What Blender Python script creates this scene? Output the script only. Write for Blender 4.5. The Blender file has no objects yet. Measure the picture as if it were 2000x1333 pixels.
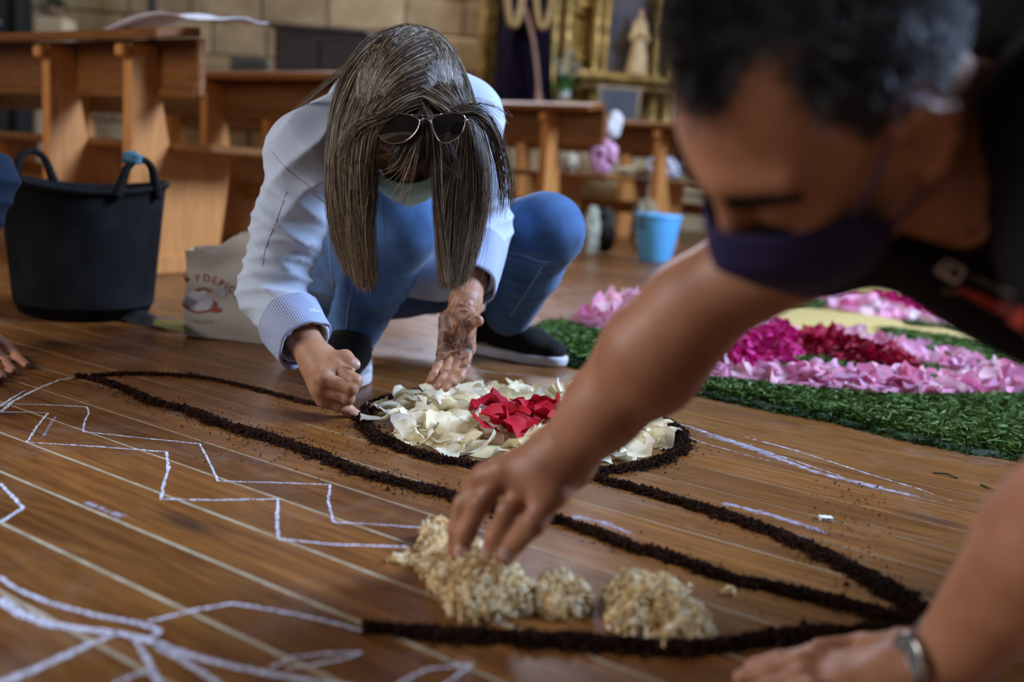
import bpy, math, random
import numpy as np
from math import sin, cos, pi, radians
random.seed(7); rng = np.random.default_rng(7)
# brightness and lamps
EXPO = 0.36
WORLD = .045
LIGHTS = [
 ('window_light_right', (4.5, 2.2, 3.6), (.2, 1.8, .3), 2.0, 2.4, 760, (.50, .67, 1.0)),
 ('window_light_left', (-3.3, .35, 1.75), (.4, 1.0, .3), 1.8, 1.8, 74, (.97, .94, .95)),
 ('door_light_back', (-.5, 8.4, 2.5), (-.3, 2.2, .0), 2.0, 1.5, 120, (.80, .82, 1.0)),
 ('chapel_lamp_light', (-2.6, 3.2, 3.6), (-1.6, 8.5, 1.4), .6, .6, 30, (1.0, .74, .45)),
 ('altar_lamp_light', (1.6, 5.2, 3.2), (1.0, 8.5, 1.2), .5, .5, 18, (1.0, .78, .48)),
]
scene = bpy.context.scene
COL = scene.collection
# ------------------------------------------------------------------ camera
CH, CF, CP, CR = .42, 1944., radians(9.66), radians(4)
_f = np.array([0, cos(CP), -sin(CP)]); _u0 = np.array([0, sin(CP), cos(CP)])
_r = cos(CR)*np.array([1., 0, 0]) + sin(CR)*_u0
_u = -sin(CR)*np.array([1., 0, 0]) + cos(CR)*_u0
CC = np.array([0, 0, CH])
def ray(x, y): return _f + _r*(x-1000)/CF - _u*(y-666.5)/CF
def G(x, y, z=0.):
    d = ray(x, y); return CC + d*((z-CH)/d[2])
def D(x, y, dep): return CC + ray(x, y)*dep
def cs(v): return v[0]*_r + v[1]*_u - v[2]*_f       # a direction given as (right, up, towards the viewer)
import mathutils
camd = bpy.data.cameras.new('camera'); cam = bpy.data.objects.new('camera', camd); COL.objects.link(cam)
camd.lens = 35.; camd.sensor_width = 36.; camd.clip_end = 60; camd.clip_start = .02
m = mathutils.Matrix([[_r[i], _u[i], -_f[i], CC[i]] for i in range(3)] + [[0, 0, 0, 1]])
cam.matrix_world = m
camd.dof.use_dof = True; camd.dof.focus_distance = 1.52; camd.dof.aperture_fstop = 2.1; camd.dof.aperture_blades = 9
scene.camera = cam
# ------------------------------------------------------------------ light
vs = scene.view_settings
vs.view_transform = 'Standard'; vs.look = 'None'; vs.gamma = 1; vs.use_curve_mapping = False; vs.exposure = EXPO
scene.render.film_transparent = False
w = bpy.data.worlds.new('world'); scene.world = w; w.use_nodes = True
w.node_tree.nodes['Background'].inputs[0].default_value = (.70, .68, .74, 1)
w.node_tree.nodes['Background'].inputs[1].default_value = WORLD
def area(name, loc, target, sx, sy, power, color):
    l = bpy.data.lights.new(name, 'AREA'); l.shape = 'RECTANGLE'; l.size = sx; l.size_y = sy
    l.energy = power; l.color = color
    o = bpy.data.objects.new(name, l); COL.objects.link(o); o.location = loc
    d = mathutils.Vector(target)-mathutils.Vector(loc)
    o.rotation_euler = d.to_track_quat('-Z', 'Y').to_euler(); return o
for a in LIGHTS: area(*a)
# ------------------------------------------------------------------ helpers
def tag(o, label=None, cat=None, group=None, kind=None):
    if label: o['label'] = label
    if cat: o['category'] = cat
    if group: o['group'] = group
    if kind: o['kind'] = kind
    return o
def empty(name, loc, label=None, cat=None, group=None, kind=None):
    o = bpy.data.objects.new(name, None); COL.objects.link(o); o.location = [float(c) for c in loc]
    o.empty_display_size = .05
    return tag(o, label, cat, group, kind)
def wloc(o):
    v = np.array(o.location, float)
    while o.parent is not None:
        o = o.parent; v = v + np.array(o.location)
    return v
def mesh(V, F, smooth=True, name='m'):
    me = bpy.data.meshes.new(name)
    V = np.asarray(V, np.float32)
    if isinstance(F, np.ndarray):
        n = F.shape[1]; me.vertices.add(len(V)); me.vertices.foreach_set('co', V.ravel())
        me.loops.add(F.size); me.loops.foreach_set('vertex_index', F.ravel().astype(np.int32))
        me.polygons.add(len(F)); me.polygons.foreach_set('loop_start', np.arange(0, F.size, n, dtype=np.int32))
        me.update(calc_edges=True)
    else:
        me.from_pydata([tuple(map(float, v)) for v in V], [], F)
    me.polygons.foreach_set('use_smooth', np.full(len(me.polygons), smooth)); me.update()
    return me
def obj(name, V, F, mat, parent=None, smooth=True, base=None):
    """V in world space; origin at the parent's place or at the mesh's own base."""
    V = np.asarray(V, float)
    if base is None:
        lo, hi = V.min(0), V.max(0); base = np.array([(lo[0]+hi[0])/2, (lo[1]+hi[1])/2, lo[2]])
    me = mesh(V-base, F, smooth, name)
    if mat: me.materials.append(mat)
    o = bpy.data.objects.new(name, me); COL.objects.link(o)
    if parent is not None:
        o.parent = parent; base = base - wloc(parent)
    o.location = [float(c) for c in base]
    return o
class MB:
    def __init__(s): s.V = []; s.F = []; s.n = 0
    def add(s, V, F):
        s.V.append(np.asarray(V, float)); s.F += [tuple(int(i)+s.n for i in f) for f in F]; s.n += len(V); return s
    def box(s, c, sz, ax=None, bev=0.):
        c = np.array(c, float); h = np.array(sz, float)/2
        ax = np.eye(3) if ax is None else np.array(ax)
        b = min(bev, h.min()*.8)
        if b <= 0:
            P = np.array([(x, y, z) for x in (-1, 1) for y in (-1, 1) for z in (-1, 1)])*h
            F = [(0, 1, 3, 2), (4, 6, 7, 5), (0, 4, 5, 1), (2, 3, 7, 6), (0, 2, 6, 4), (1, 5, 7, 3)]
            return s.add(c+P@ax, F)
        P = []; idx = {}
        for x in (-1, 1):
            for y in (-1, 1):
                for z in (-1, 1):
                    for k in range(3):
                        q = h-b; q[k] = h[k]; idx[(x, y, z, k)] = len(P); P.append(q*np.array([x, y, z]))
        F = []
        for k in range(3):
            i, j = (k+1) % 3, (k+2) % 3
            for sg in (-1, 1):
                f = []
                for a, b2 in ((-1, -1), (1, -1), (1, 1), (-1, 1)):
                    t = [0, 0, 0]; t[k] = sg; t[i] = a; t[j] = b2; f.append(idx[(*t, k)])
                F.append(tuple(f) if sg > 0 else tuple(f[::-1]))
            for a in (-1, 1):
                for b2 in (-1, 1):
                    t0 = [0]*3; t1 = [0]*3; t0[i] = a; t0[j] = b2; t0[k] = -1; t1[i] = a; t1[j] = b2; t1[k] = 1
                    f = (idx[(*t0, i)], idx[(*t1, i)], idx[(*t1, j)], idx[(*t0, j)])
                    F.append(f if a*b2 > 0 else f[::-1])
        for x in (-1, 1):
            for y in (-1, 1):
                for z in (-1, 1):
                    f = (idx[(x, y, z, 0)], idx[(x, y, z, 1)], idx[(x, y, z, 2)])
                    F.append(f if x*y*z > 0 else f[::-1])
        return s.add(c+np.array(P)@ax, F)
    def prism(s, poly, o, ex, ey, ez, t):
        """polygon in the (ex, ey) plane at o, thickness t along ez"""
        n = len(poly); o, ex, ey, ez = map(np.array, (o, ex, ey, ez))
        P = [o+ex*a+ey*b for a, b in poly]; P += [p+ez*t for p in P]
        F = [tuple(range(n))[::-1], tuple(range(n, 2*n))]+[(i, (i+1) % n, (i+1) % n+n, i+n) for i in range(n)]
        return s.add(P, F)
    def tube(s, pts, r, seg=8, cap=True):
        pts = [np.array(p, float) for p in pts]; n = len(pts)
        r = [r]*n if np.isscalar(r) else r
        V = []; t0 = pts[1]-pts[0]; a = np.cross(t0, (0, 0, 1.))
        if np.linalg.norm(a) < 1e-6: a = np.cross(t0, (0, 1., 0))
        for i in range(n):
            t = pts[min(i+1, n-1)]-pts[max(i-1, 0)]; t = t/(np.linalg.norm(t)+1e-9)
            a = a-t*np.dot(a, t); a = a/(np.linalg.norm(a)+1e-9); b = np.cross(t, a)
            for k in range(seg):
                th = 2*pi*k/seg; V.append(pts[i]+r[i]*(a*cos(th)+b*sin(th)))
        F = [(i*seg+k, i*seg+(k+1) % seg, (i+1)*seg+(k+1) % seg, (i+1)*seg+k) for i in range(n-1) for k in range(seg)]
        if cap: F += [tuple(range(seg))[::-1], tuple((n-1)*seg+k for k in range(seg))]
        return s.add(V, F)
    def lathe(s, prof, c, seg=32, ax=None, cap=True, sx=1., sy=1.):
        c = np.array(c, float); ax = np.eye(3) if ax is None else np.array(ax)
        V = [c+np.array([sx*r*cos(2*pi*k/seg), sy*r*sin(2*pi*k/seg), z])@ax for r, z in prof for k in range(seg)]
        n = len(prof)
        F = [(i*seg+k, i*seg+(k+1) % seg, (i+1)*seg+(k+1) % seg, (i+1)*seg+k) for i in range(n-1) for k in range(seg)]
        if cap: F += [tuple(range(seg))[::-1], tuple((n-1)*seg+k for k in range(seg))]
        return s.add(V, F)
    def sheet(s, P, closed=False):
        P = np.asarray(P); a, b = P.shape[:2]
        F = [(i*b+j, i*b+(j+1) % b, (i+1)*b+(j+1) % b, (i+1)*b+j) for i in range(a-1) for j in range(b if closed else b-1)]
        return s.add(P.reshape(-1, 3), F)
    def build(s, name, mat, parent=None, smooth=True, base=None):
        return obj(name, np.vstack(s.V), s.F, mat, parent, smooth, base)
def smoothpts(pts, n):
    pts = np.array(pts, float); k = len(pts); t = np.linspace(0, k-1, n); out = []
    for x in t:
        i = min(int(x), k-2); f = x-i
        p0, p1, p2, p3 = pts[max(i-1, 0)], pts[i], pts[i+1], pts[min(i+2, k-1)]
        out.append(.5*((2*p1)+(-p0+p2)*f+(2*p0-5*p1+4*p2-p3)*f*f+(-p0+3*p1-3*p2+p3)*f**3))
    return np.array(out)
def nz(P, sc, seed=0, octv=3):
    """cheap smooth pseudo noise from warped sines, about -1..1"""
    P = np.asarray(P)*sc; r = np.random.default_rng(seed+11); out = np.zeros(len(P)); amp = 1; tot = 0
    for o in range(octv):
        for k in range(3):
            d = r.normal(size=3); d /= np.linalg.norm(d); e = r.normal(size=3)
            out += amp*np.sin(P@d*(2**o)*2.2+1.5*np.sin(P@e*(2**o)*.9+r.random()*6)+r.random()*6)
        tot += amp*1.7; amp *= .5
    return out/tot
# ------------------------------------------------------------------ signed distance bodies
class SDF:
    def __init__(s, lo, hi, h):
        s.h = h; s.o = np.array(lo, float); s.n = np.ceil((np.array(hi)-s.o)/h).astype(int)+1
        s.d = np.full(s.n, 1., np.float32)
    def reg(s, lo, hi):
        a = np.clip(np.floor((lo-s.o)/s.h).astype(int), 0, s.n); b = np.clip(np.ceil((hi-s.o)/s.h).astype(int)+1, 0, s.n)
        if np.any(b <= a): return None, None
        g = [s.o[i]+s.h*np.arange(a[i], b[i], dtype=np.float32) for i in range(3)]
        return (slice(a[0], b[0]), slice(a[1], b[1]), slice(a[2], b[2])), np.meshgrid(*g, indexing='ij')
    def comb(s, sl, d, k, mode):
        a = s.d[sl]
        if mode == 'sub':
            # smooth max(A, -B) = -smin(-A, B)
            x, y = -a, d
            h = np.clip(.5+.5*(y-x)/k, 0, 1); m_ = y*(1-h)+x*h-k*h*(1-h); s.d[sl] = -m_
        else:
            h = np.clip(.5+.5*(d-a)/k, 0, 1); s.d[sl] = d*(1-h)+a*h-k*h*(1-h)
    def cone(s, a, b, ra, rb, k=.012, mode='add', n=None, sq=1.):
        a = np.array(a, float); b = np.array(b, float); R = max(ra, rb)*max(1, sq)+k+3*s.h
        sl, g = s.reg(np.minimum(a, b)-R, np.maximum(a, b)+R)
        if sl is None: return s
        ab = b-a; L = max(ab@ab, 1e-9)
        q = [g[i]-a[i] for i in range(3)]
        t = np.clip((q[0]*ab[0]+q[1]*ab[1]+q[2]*ab[2])/L, 0, 1)
        q = [q[i]-t*ab[i] for i in range(3)]
        if n is not None:
            n = np.array(n, float); n /= np.linalg.norm(n); dn = (q[0]*n[0]+q[1]*n[1]+q[2]*n[2])*(1/sq-1)
            q = [q[i]+dn*n[i] for i in range(3)]
        d = np.sqrt(q[0]**2+q[1]**2+q[2]**2)-(ra+(rb-ra)*t)
        s.comb(sl, d.astype(np.float32), k, mode); return s
    def ell(s, c, r, ax=None, k=.012, mode='add'):
        c = np.array(c, float); r = np.array(r, float); ax = np.eye(3) if ax is None else np.array(ax); R = r.max()+k+3*s.h
        sl, g = s.reg(c-R, c+R)
        if sl is None: return s
        q = [g[i]-c[i] for i in range(3)]
        l = [(q[0]*ax[j][0]+q[1]*ax[j][1]+q[2]*ax[j][2]) for j in range(3)]
        k0 = np.sqrt(sum((l[j]/r[j])**2 for j in range(3))); k1 = np.sqrt(sum((l[j]/r[j]**2)**2 for j in range(3)))+1e-6
        s.comb(sl, (k0*(k0-1)/k1).astype(np.float32), k, mode); return s
    def cut(s, p, n, k=.003):
        """remove everything on the +n side of the plane"""
        n = np.array(n, float); n /= np.linalg.norm(n)
        g = np.meshgrid(*[s.o[i]+s.h*np.arange(s.n[i], dtype=np.float32) for i in range(3)], indexing='ij')
        d = (g[0]-p[0])*n[0]+(g[1]-p[1])*n[1]+(g[2]-p[2])*n[2]
        s.d = np.maximum(s.d, d.astype(np.float32)); return s
    def chain(s, pts, rad, k=.012, **kw):
        for i in range(len(pts)-1): s.cone(pts[i], pts[i+1], rad[i], rad[i+1], k, **kw)
        return s
    def mesh(s, it=2):
        d = s.d; d[0] = d[-1] = 1; d[:, 0] = d[:, -1] = 1; d[:, :, 0] = d[:, :, -1] = 1
        I = d < 0; n = np.array(d.shape)
        cnt = np.zeros(n-1, np.uint8)
        for x in (0, 1):
            for y in (0, 1):
                for z in (0, 1): cnt += I[x:n[0]-1+x, y:n[1]-1+y, z:n[2]-1+z]
        act = (cnt > 0) & (cnt < 8); ii = np.argwhere(act); idx = np.full(n-1, -1, np.int64); idx[act] = np.arange(len(ii))
        acc = np.zeros((len(ii), 3)); c = np.zeros(len(ii))
        for ax in range(3):
            o1, o2 = (ax+1) % 3, (ax+2) % 3
            for p in (0, 1):
                for q in (0, 1):
                    a = ii.copy(); a[:, o1] += p; a[:, o2] += q; b = a.copy(); b[:, ax] += 1
                    da = d[a[:, 0], a[:, 1], a[:, 2]]; db = d[b[:, 0], b[:, 1], b[:, 2]]
                    m_ = (da < 0) != (db < 0); t = np.where(m_, da/(da-db+1e-12), 0)
                    pt = a.astype(float); pt[:, ax] += t; acc[m_] += pt[m_]; c[m_] += 1
        V = s.o+s.h*acc/c[:, None]; FS = []
        for ax in range(3):
            o1, o2 = (ax+1) % 3, (ax+2) % 3
            sa = [slice(1, n[0]-1)]*3; sa = [slice(1, n[i]-1) for i in range(3)]; sb = list(sa); sa[ax] = slice(0, n[ax]-1); sb[ax] = slice(1, n[ax])
            A = I[tuple(sa)]; B = I[tuple(sb)]
            e = np.argwhere(A != B); sg = A[e[:, 0], e[:, 1], e[:, 2]]
            off = np.ones(3, int); off[ax] = 0; e = e+off
            def g(p, q):
                x = e.copy(); x[:, o1] -= p; x[:, o2] -= q; return idx[x[:, 0], x[:, 1], x[:, 2]]
            Q = np.stack([g(1, 1), g(0, 1), g(0, 0), g(1, 0)], 1); Q[~sg] = Q[~sg][:, ::-1]; FS.append(Q)
        F = np.vstack(FS); F = F[(F >= 0).all(1)]
        E = np.vstack([F[:, [0, 1]], F[:, [1, 2]], F[:, [2, 3]], F[:, [3, 0]]]); E = np.vstack([E, E[:, ::-1]])
        deg = np.bincount(E[:, 0], minlength=len(V))
        for _ in range(it):
            S = np.stack([np.bincount(E[:, 0], V[E[:, 1], i], minlength=len(V)) for i in range(3)], 1)
            V = V*.4+.6*S/np.maximum(deg, 1)[:, None]
        return V, F
def normals(V, F):
    a = V[F[:, 2]]-V[F[:, 0]]; b = V[F[:, 3]]-V[F[:, 1]]; n = np.cross(a, b); N = np.zeros_like(V)
    for k in range(4):
        for i in range(3): N[:, i] += np.bincount(F[:, k], n[:, i], minlength=len(V))
    return N/(np.linalg.norm(N, axis=1)[:, None]+1e-12)
def drop_under(V, F, z=.0005):
    V[:, 2] = np.maximum(V[:, 2], z); return V
# ------------------------------------------------------------------ materials
class M:
    def __init__(s, name, col=(.5, .5, .5), rough=.6, metal=0., spec=.5, **kw):
        s.m = bpy.data.materials.new(name); s.m.use_nodes = True; s.nt = s.m.node_tree; s.N = s.nt.nodes; s.b = s.N['Principled BSDF']
        s.set('Base Color', (*col, 1)); s.set('Roughness', rough); s.set('Metallic', metal); s.set('Specular IOR Level', spec)
        for k, v in kw.items(): s.set(k.replace('_', ' '), v)
    def set(s, k, v): s.b.inputs[k].default_value = v
    def n(s, t, **kw):
        x = s.N.new(t)
        for k, v in kw.items():
            if k.startswith('i_'): x.inputs[k[2:].replace('_', ' ')].default_value = v
            else: setattr(x, k, v)
        return x
    def l(s, a, b): s.nt.links.new(a, b)
    def coord(s, kind='Object', sc=(1, 1, 1), rot=(0, 0, 0), loc=(0, 0, 0)):
        c = s.n('ShaderNodeTexCoord'); mp = s.n('ShaderNodeMapping'); mp.inputs['Scale'].default_value = sc
        mp.inputs['Rotation'].default_value = rot; mp.inputs['Location'].default_value = loc
        s.l(c.outputs[kind], mp.inputs['Vector']); return mp.outputs['Vector']
    def world(s, sc=(1, 1, 1), rot=(0, 0, 0), loc=(0, 0, 0)):
        c = s.n('ShaderNodeNewGeometry'); mp = s.n('ShaderNodeMapping'); mp.inputs['Scale'].default_value = sc
        mp.inputs['Rotation'].default_value = rot; mp.inputs['Location'].default_value = loc
        s.l(c.outputs['Position'], mp.inputs['Vector']); return mp.outputs['Vector']
    def noise(s, vec, sc=5., det=4., rough=.55, dist=0.):
        x = s.n('ShaderNodeTexNoise'); x.inputs['Scale'].default_value = sc; x.inputs['Detail'].default_value = det
        x.inputs['Roughness'].default_value = rough; x.inputs['Distortion'].default_value = dist
        if vec is not None: s.l(vec, x.inputs['Vector'])
        return x.outputs['Fac']
    def ramp(s, fac, stops):
        x = s.n('ShaderNodeValToRGB'); e = x.color_ramp.elements
        while len(e) < len(stops): e.new(.5)
        for i, (p, c) in enumerate(stops):
            e[i].position = p; e[i].color = (*c, 1) if not np.isscalar(c) else (c, c, c, 1)
        s.l(fac, x.inputs[0]); return x.outputs[0]
    def mix(s, fac, a, b, mode='MIX'):
        x = s.n('ShaderNodeMix', data_type='RGBA', blend_type=mode)
        for i, v in ((0, fac), (6, a), (7, b)):
            if hasattr(v, 'is_linked'): s.l(v, x.inputs[i])
            elif np.isscalar(v): x.inputs[i].default_value = v if i == 0 else (v, v, v, 1)
            else: x.inputs[i].default_value = (*v, 1)
        return x.outputs[2]
    def math(s, op, a, b=0.):
        x = s.n('ShaderNodeMath', operation=op)
        for i, v in enumerate((a, b)):
            if hasattr(v, 'is_linked'): s.l(v, x.inputs[i])
            else: x.inputs[i].default_value = v
        return x.outputs[0]
    def col(s, sock): s.l(sock, s.b.inputs['Base Color']); return s
    def rough(s, sock): s.l(sock, s.b.inputs['Roughness']); return s
    def bump(s, h, st=.3, dist=.002):
        x = s.n('ShaderNodeBump'); x.inputs['Strength'].default_value = st; x.inputs['Distance'].default_value = dist
        s.l(h, x.inputs['Height']); s.l(x.outputs['Normal'], s.b.inputs['Normal']); return s
def simple(name, a, b, sc=8., rough=.6, bump=.2, dist=.002, kind='Object', stretch=(1, 1, 1), **kw):
    x = M(name, a, rough, **kw); n = x.noise(x.coord(kind, stretch), sc)
    x.col(x.ramp(n, [(.35, a), (.65, b)]))
    if bump: x.bump(n, bump, dist)
    return x.m
def pal(name, cols, rough=.6, **kw):
    """one colour per object, picked by the object's random value"""
    x = M(name, cols[0], rough, **kw); oi = x.n('ShaderNodeObjectInfo')
    st = [(i/max(len(cols)-1, 1), c) for i, c in enumerate(cols)]
    n = x.noise(x.coord('Object'), 60., 3); c = x.ramp(oi.outputs['Random'], st)
    x.col(x.mix(.35, c, x.ramp(n, [(.3, .35), (.75, 1.)]), 'MULTIPLY')); x.bump(n, .25, .001); return x.m
# ------------------------------------------------------------------ setting
PA = radians(-34.2); PU = np.array([cos(PA), sin(PA), 0.]); PN = np.array([-sin(PA), cos(PA), 0.])
def un(u, n, z=0.): return PU*u+PN*n+np.array([0, 0, z])
def floorwood(name, dark=1.):
    x = M(name, (.3, .15, .07), .34, spec=.4)
    oi = x.n('ShaderNodeObjectInfo'); tc = x.n('ShaderNodeTexCoord')
    av = x.n('ShaderNodeVectorMath', operation='MULTIPLY_ADD'); cb = x.n('ShaderNodeCombineXYZ')
    for i, k in enumerate((37., 13., 5.)): x.l(x.math('MULTIPLY', oi.outputs['Random'], k), cb.inputs[i])
    x.l(tc.outputs['Object'], av.inputs[0]); av.inputs[1].default_value = (1.6, 22, 22); x.l(cb.outputs[0], av.inputs[2])
    g = x.noise(av.outputs[0], 3.2, 6, .62, .9)
    av2 = x.n('ShaderNodeVectorMath', operation='MULTIPLY_ADD'); x.l(tc.outputs['Object'], av2.inputs[0])
    av2.inputs[1].default_value = (3.0, 8.5, 1); x.l(cb.outputs[0], av2.inputs[2])
    vo = x.n('ShaderNodeTexVoronoi'); vo.inputs['Scale'].default_value = 1.05; x.l(av2.outputs[0], vo.inputs['Vector'])
    knot = x.ramp(vo.outputs['Distance'], [(.05, 1.), (.24, 0.)])
    fine = x.noise(av.outputs[0], 16., 3, .6)
    base = x.ramp(g, [(.25, (.082*dark, .027*dark, .006*dark)), (.5, (.185*dark, .070*dark, .0155*dark)), (.75, (.30*dark, .128*dark, .030*dark))])
    c = x.mix(.55, base, x.ramp(oi.outputs['Random'], [(0., (.62, .56, .52)), (.5, (.9, .86, .8)), (1., (1.15, 1.05, .9))]), 'MULTIPLY')
    c = x.mix(x.math('MULTIPLY', knot, .85), c, (.030, .016, .014))
    c = x.mix(.4, c, x.ramp(fine, [(.3, .55), (.7, 1.15)]), 'MULTIPLY')
    # chalk dust and dirt scuffed over the boards
    d = x.noise(x.world((1, 1, 1)), 4.5, 6, .7, .6); dust = x.ramp(d, [(.54, 0.), (.78, .17)])
    c = x.mix(dust, c, (.50, .44, .40)); x.col(c)
    r = x.noise(x.world((1, 1, 1)), 9., 5, .65); x.rough(x.ramp(r, [(.3, .22), (.7, .46)]))
    x.bump(x.mix(.5, g, fine), .18, .0012); return x.m
m_floor = floorwood('floor_wood')
m_joint = simple('joint_filler', (.42, .37, .25), (.28, .22, .13), 40, .8, 0)
fl = obj('floor', [(-7, -1.2, -.02), (6, -1.2, -.02), (6, 9.2, -.02), (-7, 9.2, -.02), (-7, -1.2, -.0004), (6, -1.2, -.0004), (6, 9.2, -.0004), (-7, 9.2, -.0004)],
         [(0, 3, 2, 1), (4, 5, 6, 7), (0, 1, 5, 4), (1, 2, 6, 5), (2, 3, 7, 6), (3, 0, 4, 7)], m_joint, None, False, np.zeros(3))
fl['kind'] = 'structure'
def plank(u0, u1, n0, n1):
    h = .0006; L = (u1-u0)/2; W = (n1-n0)/2; b = .0008
    P = []
    for x in (-L, L):
        P += [(x, -W, -.012), (x, W, -.012), (x, W, -b), (x, W-b, 0), (x, -W+b, 0), (x, -W, -b)]
    F = [(0, 1, 2, 3, 4, 5), (11, 10, 9, 8, 7, 6)]+[(i, i+6, (i+1) % 6+6, (i+1) % 6) for i in range(6)]
    me = mesh(P, F, False, 'plank'); me.materials.append(m_floor)
    o = bpy.data.objects.new('plank', me); COL.objects.link(o); o.parent = fl
    o.location = un((u0+u1)/2, (n0+n1)/2); o.rotation_euler = (0, 0, PA)
PW = .0905
for k in range(-14, 96):
    n0 = .5537+PW*k; gap = .0038 if k < 3 else (.0018 if k < 6 else .0009)
    n1 = n0+PW
    # the row runs across the room, clipped to the walls
    us = []
    for ux in np.arange(-9, 9, .05):
        p = un(ux, n0); 
        if -6 < p[0] < 5 and -.9 < p[1] < 9: us.append(ux)
    if len(us) < 2: continue
    a, e = us[0], us[-1]; cuts = [a]; t = a+random.uniform(.4, 2.6)
    while t < e-.4: cuts.append(t); t += random.uniform(2.2, 3.2)
    cuts.append(e)
    if 0 <= k <= 9: cuts = [c for c in cuts if not (-1.6 < c < -.1)]
    for c0, c1 in zip(cuts[:-1], cuts[1:]): plank(c0+.0008, c1-.0008, n0+gap/2, n1-gap/2)
# stone wall of separate blocks
def stone():
    x = M('wall_stone', (.5, .4, .27), .85); oi = x.n('ShaderNodeObjectInfo')
    n = x.noise(x.world(), 3.5, 6, .65); n2 = x.noise(x.world(), 30., 4)
    c = x.mix(.6, x.ramp(n, [(.3, (.27, .185, .095)), (.55, (.42, .31, .17)), (.75, (.53, .42, .26))]), x.ramp(oi.outputs['Random'], [(0., (.7, .66, .6)), (1., (1.15, 1.1, 1.)),]), 'MULTIPLY')
    x.col(c); x.bump(n2, .5, .01); return x.m
m_stone = stone(); m_mortar = simple('wall_mortar', (.36, .265, .145), (.42, .32, .185), 12, .9, .3)
WY = 8.55
wall = MB().box((-.6, WY+.25, 2.2), (11.6, .3, 4.5)).build('wall_back', m_mortar, None, False); wall['kind'] = 'structure'
z = 0.
while z < 3.6:
    h = random.uniform(.28, .36); x0 = -6.2+random.uniform(0, .3)
    while x0 < 5.:
        wd = random.uniform(.42, .75); pr = random.uniform(.0, .02)
        MB().box((x0+wd/2, WY+.08-pr, z+h/2), (wd-.014, .1, h-.014), bev=.012).build('stone_block', m_stone, wall, False)
        x0 += wd
    z += h
m_plaster = simple('side_wall_plaster', (.30, .23, .15), (.4, .32, .22), 2, .9, .2)
for nm, c, s in (('wall_left', (-6.3, 3.9, 2.2), (.2, 9.6, 4.5)), ('wall_right', (5.2, 3.9, 2.2), (.2, 9.6, 4.5)), ):
    o = MB().box(c, s).build(nm, m_plaster, None, False); o['kind'] = 'structure'
# ------------------------------------------------------------------ pews
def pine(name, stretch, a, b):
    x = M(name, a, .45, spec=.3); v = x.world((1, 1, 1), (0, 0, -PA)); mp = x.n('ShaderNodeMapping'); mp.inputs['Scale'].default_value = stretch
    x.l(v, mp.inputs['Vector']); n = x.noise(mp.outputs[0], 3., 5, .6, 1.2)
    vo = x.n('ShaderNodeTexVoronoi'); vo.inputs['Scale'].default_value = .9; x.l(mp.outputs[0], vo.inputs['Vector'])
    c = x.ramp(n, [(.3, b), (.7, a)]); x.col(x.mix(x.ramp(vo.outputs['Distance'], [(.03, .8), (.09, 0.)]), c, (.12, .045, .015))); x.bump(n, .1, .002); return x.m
m_pineh = pine('pew_pine_along_shaded', (1.2, 14, 14), (.235, .088, .020), (.13, .044, .009))  # darker than the uprights, to paint shade into the boards
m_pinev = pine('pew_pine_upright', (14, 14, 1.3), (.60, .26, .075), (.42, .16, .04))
AX = np.array([PU, PN, [0, 0, 1.]])
def pew(ue, n0, length, label, sups, H=.79):
    e = empty('church_pew', un(ue-length/2, n0+.2), label, 'pew', 'pine church pews in rows')
    def bx(name, u0, u1, a0, a1, z0, z1, mt=m_pineh, tilt=0., bev=.006):
        ax = AX
        if tilt:
            c_, s_ = cos(tilt), sin(tilt); ax = np.array([PU, PN*c_+np.array([0, 0, s_]), -PN*s_+np.array([0, 0, c_])])
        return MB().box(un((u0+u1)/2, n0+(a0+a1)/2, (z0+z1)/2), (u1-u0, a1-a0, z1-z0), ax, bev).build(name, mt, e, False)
    bx('book_ledge', ue-length, ue-.01, -.085, .085, H-.038, H-.008, tilt=.16)
    bx('back_board', ue-length, ue, .062, .096, H-.21, H-.03)
    bx('back_rail', ue-length, ue-.005, .050, .062, H-.215, H-.185)
    st = bx('seat_board', ue-length, ue+.02, .10, .42, .405, .437, bev=.01)
    for t in sups:
        u1 = ue-t; u0 = u1-.045
        poly = [(.015, .0), (.43-.1, .0), (.36, .05), (.40, .404), (.13, .404), (.105, .48), (.085, H-.05), (-.005, H-.05), (-.005, .0)]
        poly = [(-.03, .0), (-.03, H-.058), (.062, H-.058), (.085, .55), (.110, .43), (.14, .404), (.37, .404), (.31, .0)]
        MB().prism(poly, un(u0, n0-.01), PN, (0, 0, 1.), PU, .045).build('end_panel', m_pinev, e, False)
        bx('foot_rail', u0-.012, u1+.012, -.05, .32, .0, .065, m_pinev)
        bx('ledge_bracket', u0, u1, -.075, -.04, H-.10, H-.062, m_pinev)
    bx('stretcher', ue-length+.2, ue-.3, .19, .215, .2, .28)
    return e
pew(-2.645, 1.99, 3.3, 'nearest pine pew at the left, white paper lying on its ledge', (.19, .65, 1.9, 3.1))
pew(-2.60, 3.12, 3.6, 'second pine pew from the front, partly behind the crouching woman', (.26, 1.30, 2.4, 3.4))
pew(-2.60, 4.46, 3.6, 'third pine pew, its end right of the crouching woman, pink bag on the seat', (.27, 1.3, 2.4, 3.4))
pew(-2.58, 5.70, 2.5, 'farthest pine pew, behind the small blue bucket', (.26, 1.3, 2.2))
pew(-2.50, 6.48, 1.2, 'pine pew at the very back below the altarpiece shelf and plaque', (.26, 1.0))
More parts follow.
